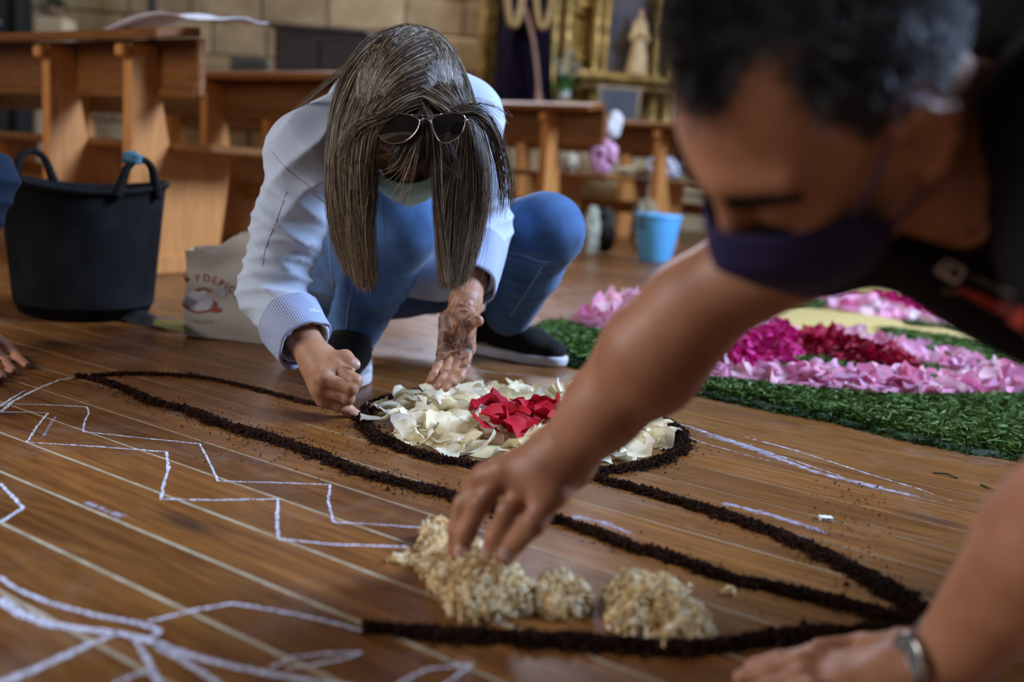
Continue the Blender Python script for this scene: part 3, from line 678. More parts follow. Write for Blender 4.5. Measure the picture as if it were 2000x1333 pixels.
# ------------------------------------------------------------------ the carpet of petals, soil, grass and chalk
def chalkmat(name, col, lo, hi, sc=260., soft=0.):
    x = M(name, col, .9, spec=.1); n = x.noise(x.world(), sc, 4, .7)
    if soft:
        at = x.n('ShaderNodeAttribute'); at.attribute_name = 'fade'; n = x.math('ADD', n, x.math('MULTIPLY', x.math('SUBTRACT', at.outputs['Fac'], 1.), soft))
    x.l(x.ramp(n, [(lo, 0.), (hi, 1.)]), x.b.inputs['Alpha']); return x.m
m_chalk = chalkmat('white_chalk', (.74, .76, .90), .40, .56, 380.)
m_chalkf = chalkmat('faint_chalk', (.64, .67, .86), .22, .62, 160., .45)
m_dust_sheen = chalkmat('chalk_dust_and_sheen', (.56, .60, .82), .20, 1.0, 90., .55)  # chalk dust, also used to paint pale reflections on the floor
def chalk(pts, wpx, label, mt=m_chalk, zz=.0006, name='chalk_line', jit=.25, cat='chalk line', group='chalk outlines drawn on the floor boards'):
    g = [G(*p) for p in pts]; L = sum(np.linalg.norm(g[i+1]-g[i]) for i in range(len(g)-1)); n = max(int(L/.006), 6); out = []
    # straight runs with short jitter, so corners stay sharp
    seg = [np.linalg.norm(g[i+1]-g[i]) for i in range(len(g)-1)]; P = []
    for i in range(len(g)-1):
        k = max(int(seg[i]/.006), 2)
        for j in range(k): P.append(g[i]+(g[i+1]-g[i])*j/k)
    P.append(g[-1]); P = np.array(P); r = np.random.default_rng(int(pts[0][0]*7+pts[0][1]))
    P[:, :2] += r.normal(size=(len(P), 2))*.00045
    wv = wpx if hasattr(wpx, '__len__') else [wpx]*2
    V = []; fade = []
    for i in range(len(P)):
        t = P[min(i+1, len(P)-1)]-P[max(i-1, 0)]; t /= np.linalg.norm(t)+1e-9; nn = np.array([-t[1], t[0], 0.]); u = i/(len(P)-1)
        dep = (P[i]-CC)@_f; wd = (wv[0]+(wv[1]-wv[0])*u)*dep/CF/2*(1+jit*r.normal())
        if mt is m_chalk: V.append([P[i]-nn*wd+(0, 0, zz), P[i]+nn*wd+(0, 0, zz)])
        else: V.append([P[i]+nn*wd*1.3*s_/(1+jit*.0)+(0, 0, zz) for s_ in (-1, -.5, 0, .5, 1)]); fade += [max(0, 1-abs(s_))*min(1, 5*min(u, 1-u)+.1) for s_ in (-1, -.5, 0, .5, 1)]
    o = MB().sheet(V).build(name, mt, None, False)
    if fade: at = o.data.attributes.new('fade', 'FLOAT', 'POINT'); at.data.foreach_set('value', fade)
    return tag(o, label, cat, group)
chalk([(2, 805), (25, 785), (70, 762), (115, 743), (160, 737)], (9, 4), 'white chalk stroke curving up from left edge to the soil tip')
chalk([(0, 795), (22, 780), (48, 764)], (7, 3), 'short second chalk stroke at the left edge beside the curved one')
chalk([(28, 790), (100, 792), (170, 796), (174, 808), (165, 826), (162, 844), (260, 855), (390, 868), (404, 893), (426, 941), (540, 944), (645, 948), (641, 978), (651, 1021), (740, 1026), (850, 1034)], (3.5, 4.5), 'upper white chalk zigzag nearest the dark soil line')
chalk([(0, 806), (60, 806), (94, 808), (72, 835), (52, 865), (170, 872), (325, 884), (329, 915), (321, 945), (314, 976), (420, 978), (543, 976), (541, 1010), (543, 1054), (640, 1064), (800, 1070)], (4, 7), 'lower white chalk zigzag running toward the wood shavings')
chalk([(112, 808), (95, 836), (80, 862)], 10, 'faint doubled chalk smear inside the lower zigzag start', m_dust_sheen)
chalk([(0, 945), (22, 968), (46, 993), (22, 1008), (0, 1022)], (6, 8), 'small chalk corner at the left edge, pointing right')
chalk([(0, 1128), (28, 1150), (100, 1180), (180, 1202), (250, 1215), (290, 1224), (312, 1234), (300, 1245)], (9, 14), 'blurred chalk curve at lower left ending in a rounded tip', jit=.1)
chalk([(0, 1172), (40, 1200), (100, 1222), (170, 1232), (230, 1238), (285, 1250), (350, 1275), (430, 1298), (520, 1316), (620, 1333), (700, 1344)], (22, 15), 'thick blurred chalk stroke from left edge along the bottom', jit=.1)
chalk([(-10, 1340), (70, 1308), (150, 1272), (200, 1250), (232, 1236)], (26, 12), 'thick chalk stroke from the bottom left corner upward', jit=.1)
chalk([(290, 1216), (380, 1193), (455, 1180), (500, 1187), (570, 1200), (640, 1215), (715, 1236)], (10, 9), 'chalk peak line rising then falling toward soil at the bottom', jit=.12)
chalk([(262, 1250), (288, 1290), (312, 1340)], (9, 15), 'short chalk stroke falling from the junction at lower left', jit=.12)
chalk([(298, 1258), (350, 1288), (440, 1345)], (14, 16), 'chalk stroke slanting right from the junction to bottom edge', jit=.12)
chalk([(220, 1340), (258, 1321), (305, 1311)], (10, 11), 'short chalk stroke at the bottom edge left of the junction', jit=.12)
chalk([(528, 1306), (570, 1286), (630, 1278), (706, 1276), (665, 1290), (600, 1302), (560, 1308)], (9, 8), 'narrow chalk leaf loop at the bottom centre', jit=.12)
chalk([(775, 1340), (830, 1309), (925, 1298), (865, 1342)], (9, 8), 'chalk leaf tip at the bottom edge under the shavings', jit=.12)
for pts, wd, lb in (([(1285, 815), (1400, 852), (1540, 897), (1650, 934), (1760, 965), (1900, 1000)], (9, 5), 'broad chalk streak below the grass border, nearer one'),
                    ([(1420, 845), (1550, 880), (1700, 928), (1800, 958), (1890, 992)], (9, 5), 'thin chalk streak below the grass border, farther one'),
                    ([(1290, 826), (1360, 862), (1450, 888), (1560, 915)], (5, 4), 'thin side chalk scratch right of the white petals')):
    chalk(pts, wd, lb, m_chalkf, jit=.45)
for pts, wd, lb in (([(1330, 835), (1450, 870), (1600, 925), (1720, 955), (1860, 985)], (46, 24), 'chalk dust scuffed along the streaks below grass border'),
                    ([(1380, 975), (1500, 1005), (1640, 1050)], (36, 30), 'chalk dust scuffed between soil line and streaks at right'),
                    ([(150, 975), (215, 1002), (260, 1015)], (20, 30), 'small chalk dust patch on the boards at left'),
                    ([(700, 690), (820, 712), (960, 728), (1110, 742)], (14, 10), 'painted floor reflection streak behind the petal circle'),  # bluish floor reflection, painted as a pale streak
                    ([(760, 660), (900, 690), (1010, 712)], (12, 9), 'chalk dust streak on floor between the woman\'s shoes'),  # whitish reflection between the legs, painted on the boards
                    ([(1100, 1005), (1180, 1022), (1250, 1050)], (34, 20), 'pale dust beside the soil line right of reaching hand')):
    chalk(pts, wd, lb, m_dust_sheen, .0004, 'chalk_dust_and_sheen', .3, 'chalk dust', 'patches of chalk dust')
# soil
m_soil = simple('dark_soil', (.013, .005, .0025), (.030, .011, .005), 60, .95, .4, spec=.1)
OCT = np.array([(1, 0, 0), (-1, 0, 0), (0, 1, 0), (0, -1, 0), (0, 0, 1), (0, 0, -1.)]); OF = np.array([(0, 2, 4), (2, 1, 4), (1, 3, 4), (3, 0, 4), (2, 0, 5), (1, 2, 5), (3, 1, 5), (0, 3, 5)])
def crumbs(name, C, R, mat, label, cat, sq=(1, 1, 1), seed=1, group=None):
    r = np.random.default_rng(seed); n = len(C)
    W = OCT[None]*(R[:, None, None]*np.array(sq))*(1+.35*r.normal(size=(n, 6, 1)).clip(-1.5, 1.5))
    a = r.random(n)*6.3; ca, sa = np.cos(a)[:, None], np.sin(a)[:, None]
    X = W[..., 0]*ca-W[..., 1]*sa; Y = W[..., 0]*sa+W[..., 1]*ca
    V = np.stack([X, Y, W[..., 2]], -1)+C[:, None]; V[..., 2] = np.maximum(V[..., 2], .0003)
    F = (OF[None]+(np.arange(n)*6)[:, None, None]).reshape(-1, 3)
    o = obj(name, V.reshape(-1, 3), F, mat, None, False); return tag(o, label, cat, group, 'stuff')
def soil(pts, wpx, label, dens=1., hgt=.007, seed=1, closed=None, spray=1.):
    g = np.array([G(*p) for p in pts]) if closed is None else closed
    g = smoothpts(g, max(int(len(g)*12), 60)); L = np.sum(np.linalg.norm(np.diff(g, axis=0), axis=1)); r = np.random.default_rng(seed)
    n = int(L*9000*dens); t = r.random(n); i = t*(len(g)-1); k = i.astype(int).clip(0, len(g)-2); f = (i-k)[:, None]; P = g[k]*(1-f)+g[k+1]*f
    T = g[k+1]-g[k]; T /= np.linalg.norm(T, axis=1)[:, None]+1e-9; N = np.stack([-T[:, 1], T[:, 0], 0*T[:, 0]], 1)
    wp = np.interp(t, np.linspace(0, 1, len(wpx)), wpx) if hasattr(wpx, '__len__') else np.full(n, wpx)
    dep = (P-CC)@_f; W = wp
    W = W*np.clip(1+.22*np.sin(t*L*90+2*np.sin(t*L*37))+.20*np.sin(t*L*210+seed+2*np.sin(t*L*61)), .35, 1.6)
    stray = r.random(n) < .09*spray; q = r.normal(size=n)*.50; q = np.where(stray, r.normal(size=n)*1.6, q)
    C = P+N*(q*W)[:, None]; Z = hgt*.75*np.clip(1-q*q, 0, 1)*r.random(n); C[:, 2] = .0008+Z
    R = np.where(stray | (np.abs(q) > 1), .0006+.0012*r.random(n)**2, .0012+.0024*r.random(n)**3); big = r.random(n) < .006; R = np.where(big, .004, R)
    crumbs('soil_line', C, R, m_soil, label, 'soil', seed=seed)
CX, CY, CRR = .028, 1.632, .262
soil([(178, 738), (230, 733), (300, 733), (380, 738), (450, 751), (520, 768), (590, 786), (660, 800), (715, 812)], [.005, .008, .007, .007], 'thin curved soil line from left tip to the woman\'s hand', .8, .006, 1)
soil([(150, 738), (205, 748), (250, 765), (300, 788), (370, 805), (430, 830), (500, 850), (560, 869), (640, 899), (700, 924), (780, 945), (850, 962), (930, 985), (1010, 1006), (1075, 1018)], [.004, .012, .016, .017, .015, .015, .014], 'long dark soil line across the middle, left of reaching hand', 1.2, .009, 2, spray=2)
soil([(1068, 1014), (1120, 1030), (1180, 1050), (1240, 1075), (1300, 1090), (1370, 1115), (1430, 1135), (1500, 1150), (1580, 1168), (1660, 1188), (1740, 1212), (1810, 1230)], [.008, .011, .012, .014, .020], 'dark soil line from the reaching hand to the right tip', 1.6, .011, 3, spray=.6)
soil([(1135, 930), (1200, 948), (1270, 966), (1330, 985), (1390, 1002), (1450, 1022), (1520, 1048), (1590, 1078), (1650, 1108), (1710, 1140), (1760, 1172), (1800, 1205), (1830, 1235)], [.007, .010, .013, .016, .019, .019, .026], 'upper dark soil line from petal circle to the right tip', 1.8, .011, 4, spray=.7)
soil([(708, 1232), (790, 1240), (860, 1246), (960, 1250), (1060, 1256), (1160, 1262), (1250, 1268), (1330, 1272), (1420, 1264), (1500, 1252), (1560, 1246), (1660, 1240), (1760, 1238), (1840, 1236)], [.004, .010, .013, .016, .014, .010, .014, .012, .02], 'near blurred soil line below the wood shavings', 2., .012, 5, spray=.5)
ring = np.array([[CX+CRR*cos(a)*1.02, CY+CRR*sin(a)*1.02, 0] for a in np.linspace(radians(120), radians(420), 60)])
soil(None, [.016]*4, 'soil ring around the cream petal circle', 1.1, .010, 6, closed=ring, spray=.8)
r = np.random.default_rng(5); P = np.array([G(x, y) for x, y in zip(r.uniform(1580, 1740, 260), r.uniform(940, 1120, 260))]); crumbs('soil_crumbs', P+(0, 0, .001), .0006+.0012*r.random(260)**3, m_soil, 'scattered fine soil crumbs on boards above right soil tip', 'soil', seed=9)
P = np.array([G(x, y) for x, y in zip(r.uniform(380, 760, 300), r.uniform(790, 905, 300))]); crumbs('soil_crumbs', P+(0, 0, .001), .0005+.0012*r.random(300)**3, m_soil, 'scattered fine soil crumbs between two soil lines near the fist', 'soil', seed=10)
# petals
def petalmesh(seed, L=.024, W=.019, curl=.5, mt=None, n=6, ruf=.25):
    r = np.random.default_rng(seed); cu, cv, tw = r.uniform(-.3, 1)*curl, r.uniform(-1, 1)*curl, r.uniform(-.5, .5); ph = r.random(3)*6
    K, RG = (16, 3) if n > 6 else (9, 2); P = []; F = []
    for i in range(RG+1):
        q = (i/RG)**.8
        for k in range(K if i else 1):
            a = 2*pi*k/K; rr = q*(1+.10*sin(2*a+ph[0])*q+.07*sin(5*a+ph[2])*q-(.16*max(cos(a-pi/2), 0)**8 if i == RG else 0))
            u = rr*cos(a)*(1-.22*max(-sin(a), 0)); v = rr*sin(a)
            z = L*(.60*cu*u*u+.55*cv*v*v+tw*u*v*.5+ruf*q*q*(.30*sin(3*a+ph[0])+.16*sin(5*a+ph[1]))); P.append((u*W, v*L, z))
    P = np.array(P); P[:, 2] -= P[:, 2].min(); st = lambda i, k: 0 if i == 0 else 1+(i-1)*K+k % K
    for k in range(K): F.append((0, st(1, k), st(1, k+1)))
    for i in range(1, RG):
        for k in range(K): F.append((st(i, k), st(i+1, k), st(i+1, k+1), st(i, k+1)))
    me = mesh(P, F, True, 'petal'); me.materials.append(mt); return me
def petalmat(name, cols, tr=.35):
    x = M(name, cols[0], .65, spec=.2); oi = x.n('ShaderNodeObjectInfo'); v = x.coord('Object')
    c = x.ramp(oi.outputs['Random'], [(i/(len(cols)-1), c_) for i, c_ in enumerate(cols)])
    ns = x.noise(x.coord('Object', (9, 1, 1)), 60, 4); c = x.mix(.22, c, x.ramp(ns, [(.3, .62), (.7, 1.1)]), 'MULTIPLY'); x.col(c); x.bump(ns, .15, .0006)
    t = x.n('ShaderNodeBsdfTranslucent'); x.l(c, t.inputs[0]); ms = x.n('ShaderNodeMixShader'); ms.inputs[0].default_value = tr
    x.l(x.b.outputs[0], ms.inputs[1]); x.l(t.outputs[0], ms.inputs[2]); x.l(ms.outputs[0], x.N['Material Output'].inputs[0]); return x.m
m_cream = petalmat('cream_petal', [(.88, .76, .48), (.92, .83, .62), (.90, .78, .52), (.93, .87, .74), (.86, .73, .40), (.92, .87, .80)])
m_redp = petalmat('red_petal', [(.42, .005, .016), (.52, .008, .02), (.34, .004, .022)], .2)
m_pinkp = petalmat('pink_petal', [(.80, .26, .42), (.86, .52, .62), (.74, .16, .36), (.90, .74, .78), (.84, .38, .44), (.70, .36, .58), (.90, .62, .62)], .3)
m_magp = petalmat('magenta_petal', [(.55, .012, .17), (.66, .03, .25), (.42, .006, .10), (.60, .02, .17)], .25)
m_crimp = petalmat('crimson_petal', [(.30, .003, .02), (.40, .006, .045), (.24, .003, .015)], .2)
def scatter(name, meshes, pts, label, group, seed, tilt=.5, s=(.8, 1.25), cat='petal'):
    r = np.random.default_rng(seed)
    for p in pts:
        o = bpy.data.objects.new(name, meshes[r.integers(len(meshes))]); COL.objects.link(o)
        k = r.uniform(*s); o.scale = (k, k, k); o.rotation_euler = (r.normal()*tilt, r.normal()*tilt, r.random()*6.3); o.location = [float(c) for c in p]
        tag(o, label, cat, group)
def indisc(n, r, R=1., jit=1.):
    k = np.arange(n)+.5; rr = R*np.sqrt(k/n); th = k*2.39996; return np.stack([rr*np.cos(th), rr*np.sin(th)], 1)+r.normal(size=(n, 2))*R*.05*jit
r = np.random.default_rng(3)
mc = [petalmesh(i, .028, .028, .62, m_cream, 8, .5) for i in range(16)]
q = indisc(295, r, .246); _k = np.hypot(q[:, 0], q[:, 1]); q *= (np.minimum(_k, .252)/_k)[:, None]; z = .003+.019*r.random(295)*(1-(np.hypot(q[:, 0], q[:, 1])/.27)**4).clip(.15, 1)
scatter('cream_petal', mc, np.column_stack([CX+q[:, 0], CY+q[:, 1], z]), 'cream white rose petal in the round bed at the centre', 'cream petals of the round bed', 4, .45, (.58, 1.05))
b = MB(); V = [(CX+.222*cos(a), CY+.222*sin(a), .0007) for a in np.linspace(0, 2*pi, 60)[:-1]]; V2 = [(CX+.2*cos(a), CY+.2*sin(a), .012) for a in np.linspace(0, 2*pi, 60)[:-1]]
b.add(V+V2, [(i, (i+1) % 59, (i+1) % 59+59, i+59) for i in range(59)]+[tuple(range(59, 118))]); o = b.build('petal_underlayer', M('cream_underlayer', (.66, .56, .32), .9, spec=.1).m, None); tag(o, 'lower layer of crushed cream petals under the round bed', 'petals', None, 'stuff')
rp = []
for px, py in ((960, 792), (985, 800), (1010, 795), (1035, 800), (1060, 793), (1085, 800), (1000, 812), (1030, 815), (1055, 812), (1080, 812), (1105, 800), (960, 828), (985, 832), (1010, 828), (1035, 828), (945, 838), (940, 800), (1010, 845), (1000, 838), (1060, 825), (1085, 825), (975, 812), (1110, 815), (1070, 802), (1020, 806), (975, 795), (1046, 820), (993, 822), (1120, 806), (1130, 820), (955, 800), (965, 820), (1015, 836), (1030, 842), (1044, 808)):
    g = G(px, py, .028); rp.append(g+np.array([0, 0, random.uniform(0, .006)]))
scatter('red_petal', [petalmesh(50+i, .027, .026, .8, m_redp, 8, .4) for i in range(8)], rp, 'red rose petal at the heart of the cream bed', 'red petals in the cream bed', 6, .45, (.75, 1.1))
# image-space polygons dropped on the floor
def inpoly(P, poly):
    P = np.asarray(P); c = np.zeros(len(P), bool); n = len(poly)
    for i in range(n):
        (x0, y0), (x1, y1) = poly[i][:2], poly[(i+1) % n][:2]
        m_ = ((y0 > P[:, 1]) != (y1 > P[:, 1])) & (P[:, 0] < (x1-x0)*(P[:, 1]-y0)/(y1-y0+1e-12)+x0); c ^= m_
    return c
def fill(polypx, n, seed):
    g = [G(*p)[:2] for p in polypx]; lo = np.min(g, 0); hi = np.max(g, 0); r = np.random.default_rng(seed); out = np.zeros((0, 2))
    while len(out) < n:
        q = lo+(hi-lo)*r.random((n*3, 2)); out = np.vstack([out, q[inpoly(q, g)]])
    return out[:n], r
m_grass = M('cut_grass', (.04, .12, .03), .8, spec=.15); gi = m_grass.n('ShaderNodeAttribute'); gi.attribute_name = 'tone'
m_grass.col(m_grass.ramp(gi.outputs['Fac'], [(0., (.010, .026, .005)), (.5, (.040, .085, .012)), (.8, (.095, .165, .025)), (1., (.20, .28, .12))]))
def grass(name, polypx, n, label, h=.02, L=.03, seed=1, lift=.0):
    q, r = fill(polypx, n, seed); g = np.array([G(*p)[:2] for p in polypx])
    # distance to the border, so the heap falls off at its edge
    dist = np.full(n, 9.)
    for i in range(len(g)):
        a, b2 = g[i], g[(i+1) % len(g)]; ab = b2-a; t = np.clip(((q-a)@ab)/(ab@ab+1e-9), 0, 1); dist = np.minimum(dist, np.linalg.norm(q-a-t[:, None]*ab, axis=1))
    top = h*np.clip(dist/.03, .12, 1)
    z = lift+.001+top*r.random(n)**.7; a = r.random(n)*6.3; el = r.normal(size=n)*.28; ln = L*(.5+r.random(n)); bend = r.normal(size=n)*.5
    Vs = []; dx = np.stack([np.cos(a)*np.cos(el), np.sin(a)*np.cos(el), np.sin(el)], 1); sd = np.stack([-np.sin(a), np.cos(a), 0*a], 1)
    c = np.column_stack([q, z])
    for s_ in (-.5, 0., .5):
        pc = c+dx*(ln*s_)[:, None]+sd*(bend*ln*(s_*s_))[:, None]
        wd = .0011*(1.1-abs(s_)*1.4)
        up = np.column_stack([0*a, 0*a, np.full(n, .0009)])
        Vs += [pc-sd*wd-up, pc+sd*wd+up]
    V = np.stack(Vs, 1).reshape(-1, 3); V[:, 2] = np.maximum(V[:, 2], lift+.0004)
    F = (np.array([(0, 1, 3, 2), (2, 3, 5, 4)])[None]+(np.arange(n)*6)[:, None, None]).reshape(-1, 4)
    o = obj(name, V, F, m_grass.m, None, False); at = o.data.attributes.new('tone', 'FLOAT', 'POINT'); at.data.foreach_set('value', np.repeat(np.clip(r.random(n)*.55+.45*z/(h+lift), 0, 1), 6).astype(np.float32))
    # a low mound beneath keeps the floor from showing through
    return tag(o, label, 'grass', None, 'stuff')
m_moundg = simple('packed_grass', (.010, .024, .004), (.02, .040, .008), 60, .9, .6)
m_yel2 = simple('yellow_sawdust', (.52, .38, .13), (.42, .30, .09), 90, .95, .5)
def mound(name, polypx, mat, label, cat, h=.012, seed=1):
    g = np.array([G(*p)[:2] for p in polypx]); c = g.mean(0); k = len(g); gd = []
    for i in range(k):
        for t in np.linspace(0, 1, 8)[:-1]: gd.append(g[i]*(1-t)+g[(i+1) % k]*t)
    gd = np.array(gd); nn = len(gd); gd += nz(np.column_stack([gd, 0*gd[:, 0]]), 40, seed)[:, None]*.004
    bm_ = MB(); rings = [np.column_stack([gd, np.full(nn, .0006)])]
    # inset along the inward normal so that concave outlines keep their shape
    T = np.roll(gd, -2, 0)-np.roll(gd, 2, 0); T /= np.linalg.norm(T, axis=1)[:, None]+1e-9; Nn = np.stack([-T[:, 1], T[:, 0]], 1)
    area = .5*np.sum(gd[:, 0]*np.roll(gd[:, 1], -1)-np.roll(gd[:, 0], -1)*gd[:, 1]); Nn *= np.sign(area)
    rings.append(np.column_stack([gd+Nn*.008, np.full(nn, h)+.003*nz(np.column_stack([gd, 0*gd[:, 0]]), 60, seed+3)]))
    bm_.add(np.vstack(rings), [(i, (i+1) % nn, (i+1) % nn+nn, i+nn) for i in range(nn)]+[tuple(range(nn, 2*nn))])
    o = bm_.build(name, mat, None, True); tag(o, label, cat, None, 'stuff'); return o
GF = [(1330, 748), (1420, 752), (1520, 765), (1640, 778), (1780, 785), (1900, 782), (2080, 778), (2080, 925), (1980, 900), (1880, 885), (1750, 858), (1620, 825), (1500, 803), (1400, 782), (1335, 768)]
mound('packed_grass', GF, m_moundg, 'packed dark grass under the long front grass border', 'grass', .010, 2)
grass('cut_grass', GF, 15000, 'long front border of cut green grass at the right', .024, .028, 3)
GL = [(1040, 645), (1095, 637), (1150, 655), (1230, 672), (1290, 700), (1235, 728), (1150, 726), (1090, 712), (1050, 690)]
mound('packed_grass', GL, m_moundg, 'packed dark grass under the small patch by the shoe', 'grass', .014, 3)
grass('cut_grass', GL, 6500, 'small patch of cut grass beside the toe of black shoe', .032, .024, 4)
for i, (pl_, n, lb) in enumerate((([(1490, 728), (1540, 705), (1600, 703), (1660, 712), (1740, 730), (1700, 748), (1600, 752), (1510, 748)], 3500, 'grass leaf shape between magenta heap and front pink petals'),
     ([(1640, 668), (1700, 680), (1705, 706), (1660, 700)], 900, 'little grass leaf right of the dark red heap top'),
     ([(1700, 735), (1790, 718), (1840, 722), (1880, 745), (1840, 760), (1750, 760)], 2400, 'grass leaf shape inside the right end of pink petals'),
     ([(1700, 643), (1780, 652), (1880, 668), (2080, 690), (2080, 762), (1960, 742), (1860, 716), (1760, 686)], 6500, 'far grass border beyond the pink petal band'),
     ([(1500, 560), (1570, 575), (1620, 592), (1600, 605), (1530, 600), (1480, 588)], 1500, 'far grass patch just beyond the man\'s mask'),
     ([(1680, 600), (1760, 596), (1770, 612), (1700, 614)], 500, 'small grass leaf in the farthest pink band'),
     ([(1600, 545), (1690, 532), (1790, 540), (1880, 560), (1880, 568), (1760, 549), (1690, 540), (1610, 553)], 900, 'thin far grass line beyond the yellow sawdust'),
     ([(1760, 628), (1900, 640), (2060, 655), (2060, 668), (1900, 652), (1770, 640)], 1300, 'thin grass line in front of the farthest pink band'))):
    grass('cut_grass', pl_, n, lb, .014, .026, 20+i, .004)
    mound('packed_grass', pl_, m_moundg, 'packed grass under the '+lb, 'grass', .006, 30+i)
mound('yellow_sawdust', [(1440, 655), (1510, 600), (1580, 605), (1700, 618), (1780, 634), (1900, 648), (2080, 662), (2080, 700), (1960, 684), (1850, 668), (1740, 650), (1640, 655), (1540, 660)], m_yel2, 'broad band of yellow sawdust between the two petal bands', 'sawdust', .006, 5)
mound('yellow_sawdust', [(1590, 562), (1640, 545), (1700, 540), (1790, 550), (1880, 575), (1960, 600), (1900, 600), (1780, 580), (1690, 568)], m_yel2, 'farthest narrow band of yellow sawdust', 'sawdust', .006, 6)
# heaps of pink and red petals
def heap(name, polypx, n, meshes, h, label, group, seed, s=(.8, 1.2), stuffn=0, matst=None, lift=0.):
    q, r = fill(polypx, n, seed); g = np.array([G(*p)[:2] for p in polypx]); c = g.mean(0)
    dist = np.full(n, 9.)
    for i in range(len(g)):
        a, b2 = g[i], g[(i+1) % len(g)]; ab = b2-a; t = np.clip(((q-a)@ab)/(ab@ab+1e-9), 0, 1); dist = np.minimum(dist, np.linalg.norm(q-a-t[:, None]*ab, axis=1))
    z = lift+.003+h*np.clip(dist/.05, .1, 1)*(.45+.55*r.random(n))
    scatter(name, meshes, np.column_stack([q, z]), label, group, seed, .75, s)
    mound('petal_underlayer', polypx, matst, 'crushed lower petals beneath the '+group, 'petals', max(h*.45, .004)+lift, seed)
mp = [petalmesh(80+i, .026, .021, 1.0, m_pinkp, 5, .45) for i in range(10)]
mm = [petalmesh(110+i, .024, .014, 1.2, m_magp, 5, .7) for i in range(8)]
mr = [petalmesh(140+i, .024, .014, 1.2, m_crimp, 5, .7) for i in range(8)]
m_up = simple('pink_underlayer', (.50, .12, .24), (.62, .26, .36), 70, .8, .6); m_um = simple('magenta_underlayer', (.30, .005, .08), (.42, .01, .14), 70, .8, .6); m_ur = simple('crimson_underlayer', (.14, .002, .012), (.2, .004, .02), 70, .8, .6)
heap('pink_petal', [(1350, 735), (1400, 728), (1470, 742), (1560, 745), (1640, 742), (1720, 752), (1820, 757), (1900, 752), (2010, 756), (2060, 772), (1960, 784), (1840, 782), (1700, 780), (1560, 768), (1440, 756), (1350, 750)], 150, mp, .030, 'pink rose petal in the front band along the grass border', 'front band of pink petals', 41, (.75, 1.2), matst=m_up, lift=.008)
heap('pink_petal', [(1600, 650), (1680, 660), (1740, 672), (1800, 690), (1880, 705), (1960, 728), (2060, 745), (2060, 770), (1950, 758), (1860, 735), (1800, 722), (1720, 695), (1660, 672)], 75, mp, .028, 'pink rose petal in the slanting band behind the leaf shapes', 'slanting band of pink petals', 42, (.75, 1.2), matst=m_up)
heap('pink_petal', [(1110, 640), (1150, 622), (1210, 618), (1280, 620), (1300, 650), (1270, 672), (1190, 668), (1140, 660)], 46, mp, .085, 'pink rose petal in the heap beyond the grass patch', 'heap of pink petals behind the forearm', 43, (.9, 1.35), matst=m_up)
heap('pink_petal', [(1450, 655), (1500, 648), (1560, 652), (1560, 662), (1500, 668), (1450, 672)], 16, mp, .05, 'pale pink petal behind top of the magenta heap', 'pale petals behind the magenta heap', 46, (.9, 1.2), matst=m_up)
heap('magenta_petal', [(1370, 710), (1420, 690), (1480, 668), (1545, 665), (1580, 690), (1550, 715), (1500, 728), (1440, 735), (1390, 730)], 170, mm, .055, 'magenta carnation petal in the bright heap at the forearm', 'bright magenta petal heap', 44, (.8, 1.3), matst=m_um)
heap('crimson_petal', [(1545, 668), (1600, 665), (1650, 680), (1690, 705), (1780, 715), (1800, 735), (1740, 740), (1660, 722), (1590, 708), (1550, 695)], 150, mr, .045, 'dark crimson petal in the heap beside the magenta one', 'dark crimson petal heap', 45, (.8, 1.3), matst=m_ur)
heap('pink_petal', [(1580, 572), (1650, 575), (1720, 600), (1800, 622), (1900, 632), (2060, 650), (2060, 662), (1900, 648), (1780, 636), (1680, 612), (1600, 592)], 110, mp, .016, 'pink petal in the farthest petal band', 'farthest band of pink petals', 47, (1., 1.5), matst=m_up)
heap('magenta_petal', [(1690, 575), (1760, 582), (1850, 600), (1960, 622), (1900, 626), (1800, 618), (1740, 600)], 70, mm, .022, 'magenta petal in the farthest petal band', 'farthest magenta petals', 48, (1., 1.5), matst=m_um)
# wood shavings
def shavings(name, blobs, n, label, seed, mat):
    """blobs: (px, py, radius, height) on the floor"""
    r = np.random.default_rng(seed); K = 9; Vs = np.zeros((n, K, 2, 3)); bi = r.choice(len(blobs), n, p=np.array([b[2]**2 for b in blobs])/sum(b[2]**2 for b in blobs))
    for i in range(n):
        px, py, R, H = blobs[bi[i]]; g = G(px, py); d = r.normal(size=3); d /= np.linalg.norm(d); d[2] = abs(d[2]); rad = r.random()**.33
        c = g+d*rad*np.array([R, R, H]); c[2] = max(c[2], .002)
        ax = r.normal(size=3); ax /= np.linalg.norm(ax); e1 = np.cross(ax, r.normal(size=3)); e1 /= np.linalg.norm(e1); e2 = np.cross(ax, e1)
        cr = r.uniform(.0022, .0085); turns = r.uniform(.5, 1.5)*2*pi; pitch = r.uniform(.0, .008); wd = r.uniform(.0010, .0026)
        for k in range(K):
            t = k/(K-1); th = turns*t; p = c+cr*(1-.25*t)*(e1*cos(th)+e2*sin(th))+ax*pitch*t; Vs[i, k, 0] = p-ax*wd*.5; Vs[i, k, 1] = p+ax*wd*.5
    V = Vs.reshape(-1, 3); V[:, 2] = np.maximum(V[:, 2], .0008)
    base = (np.arange(n)*K*2)[:, None, None]; F = (np.array([(2*k, 2*k+1, 2*k+3, 2*k+2) for k in range(K-1)])[None]+base).reshape(-1, 4)
    o = obj(name, V, F, mat, None, True); at = o.data.attributes.new('tone', 'FLOAT', 'POINT'); at.data.foreach_set('value', np.repeat(r.random(n), K*2).astype(np.float32))
    return tag(o, label, 'wood shavings', None, 'stuff')
m_shav = M('pine_shavings', (.7, .5, .25), .7); a_ = m_shav.n('ShaderNodeAttribute'); a_.attribute_name = 'tone'
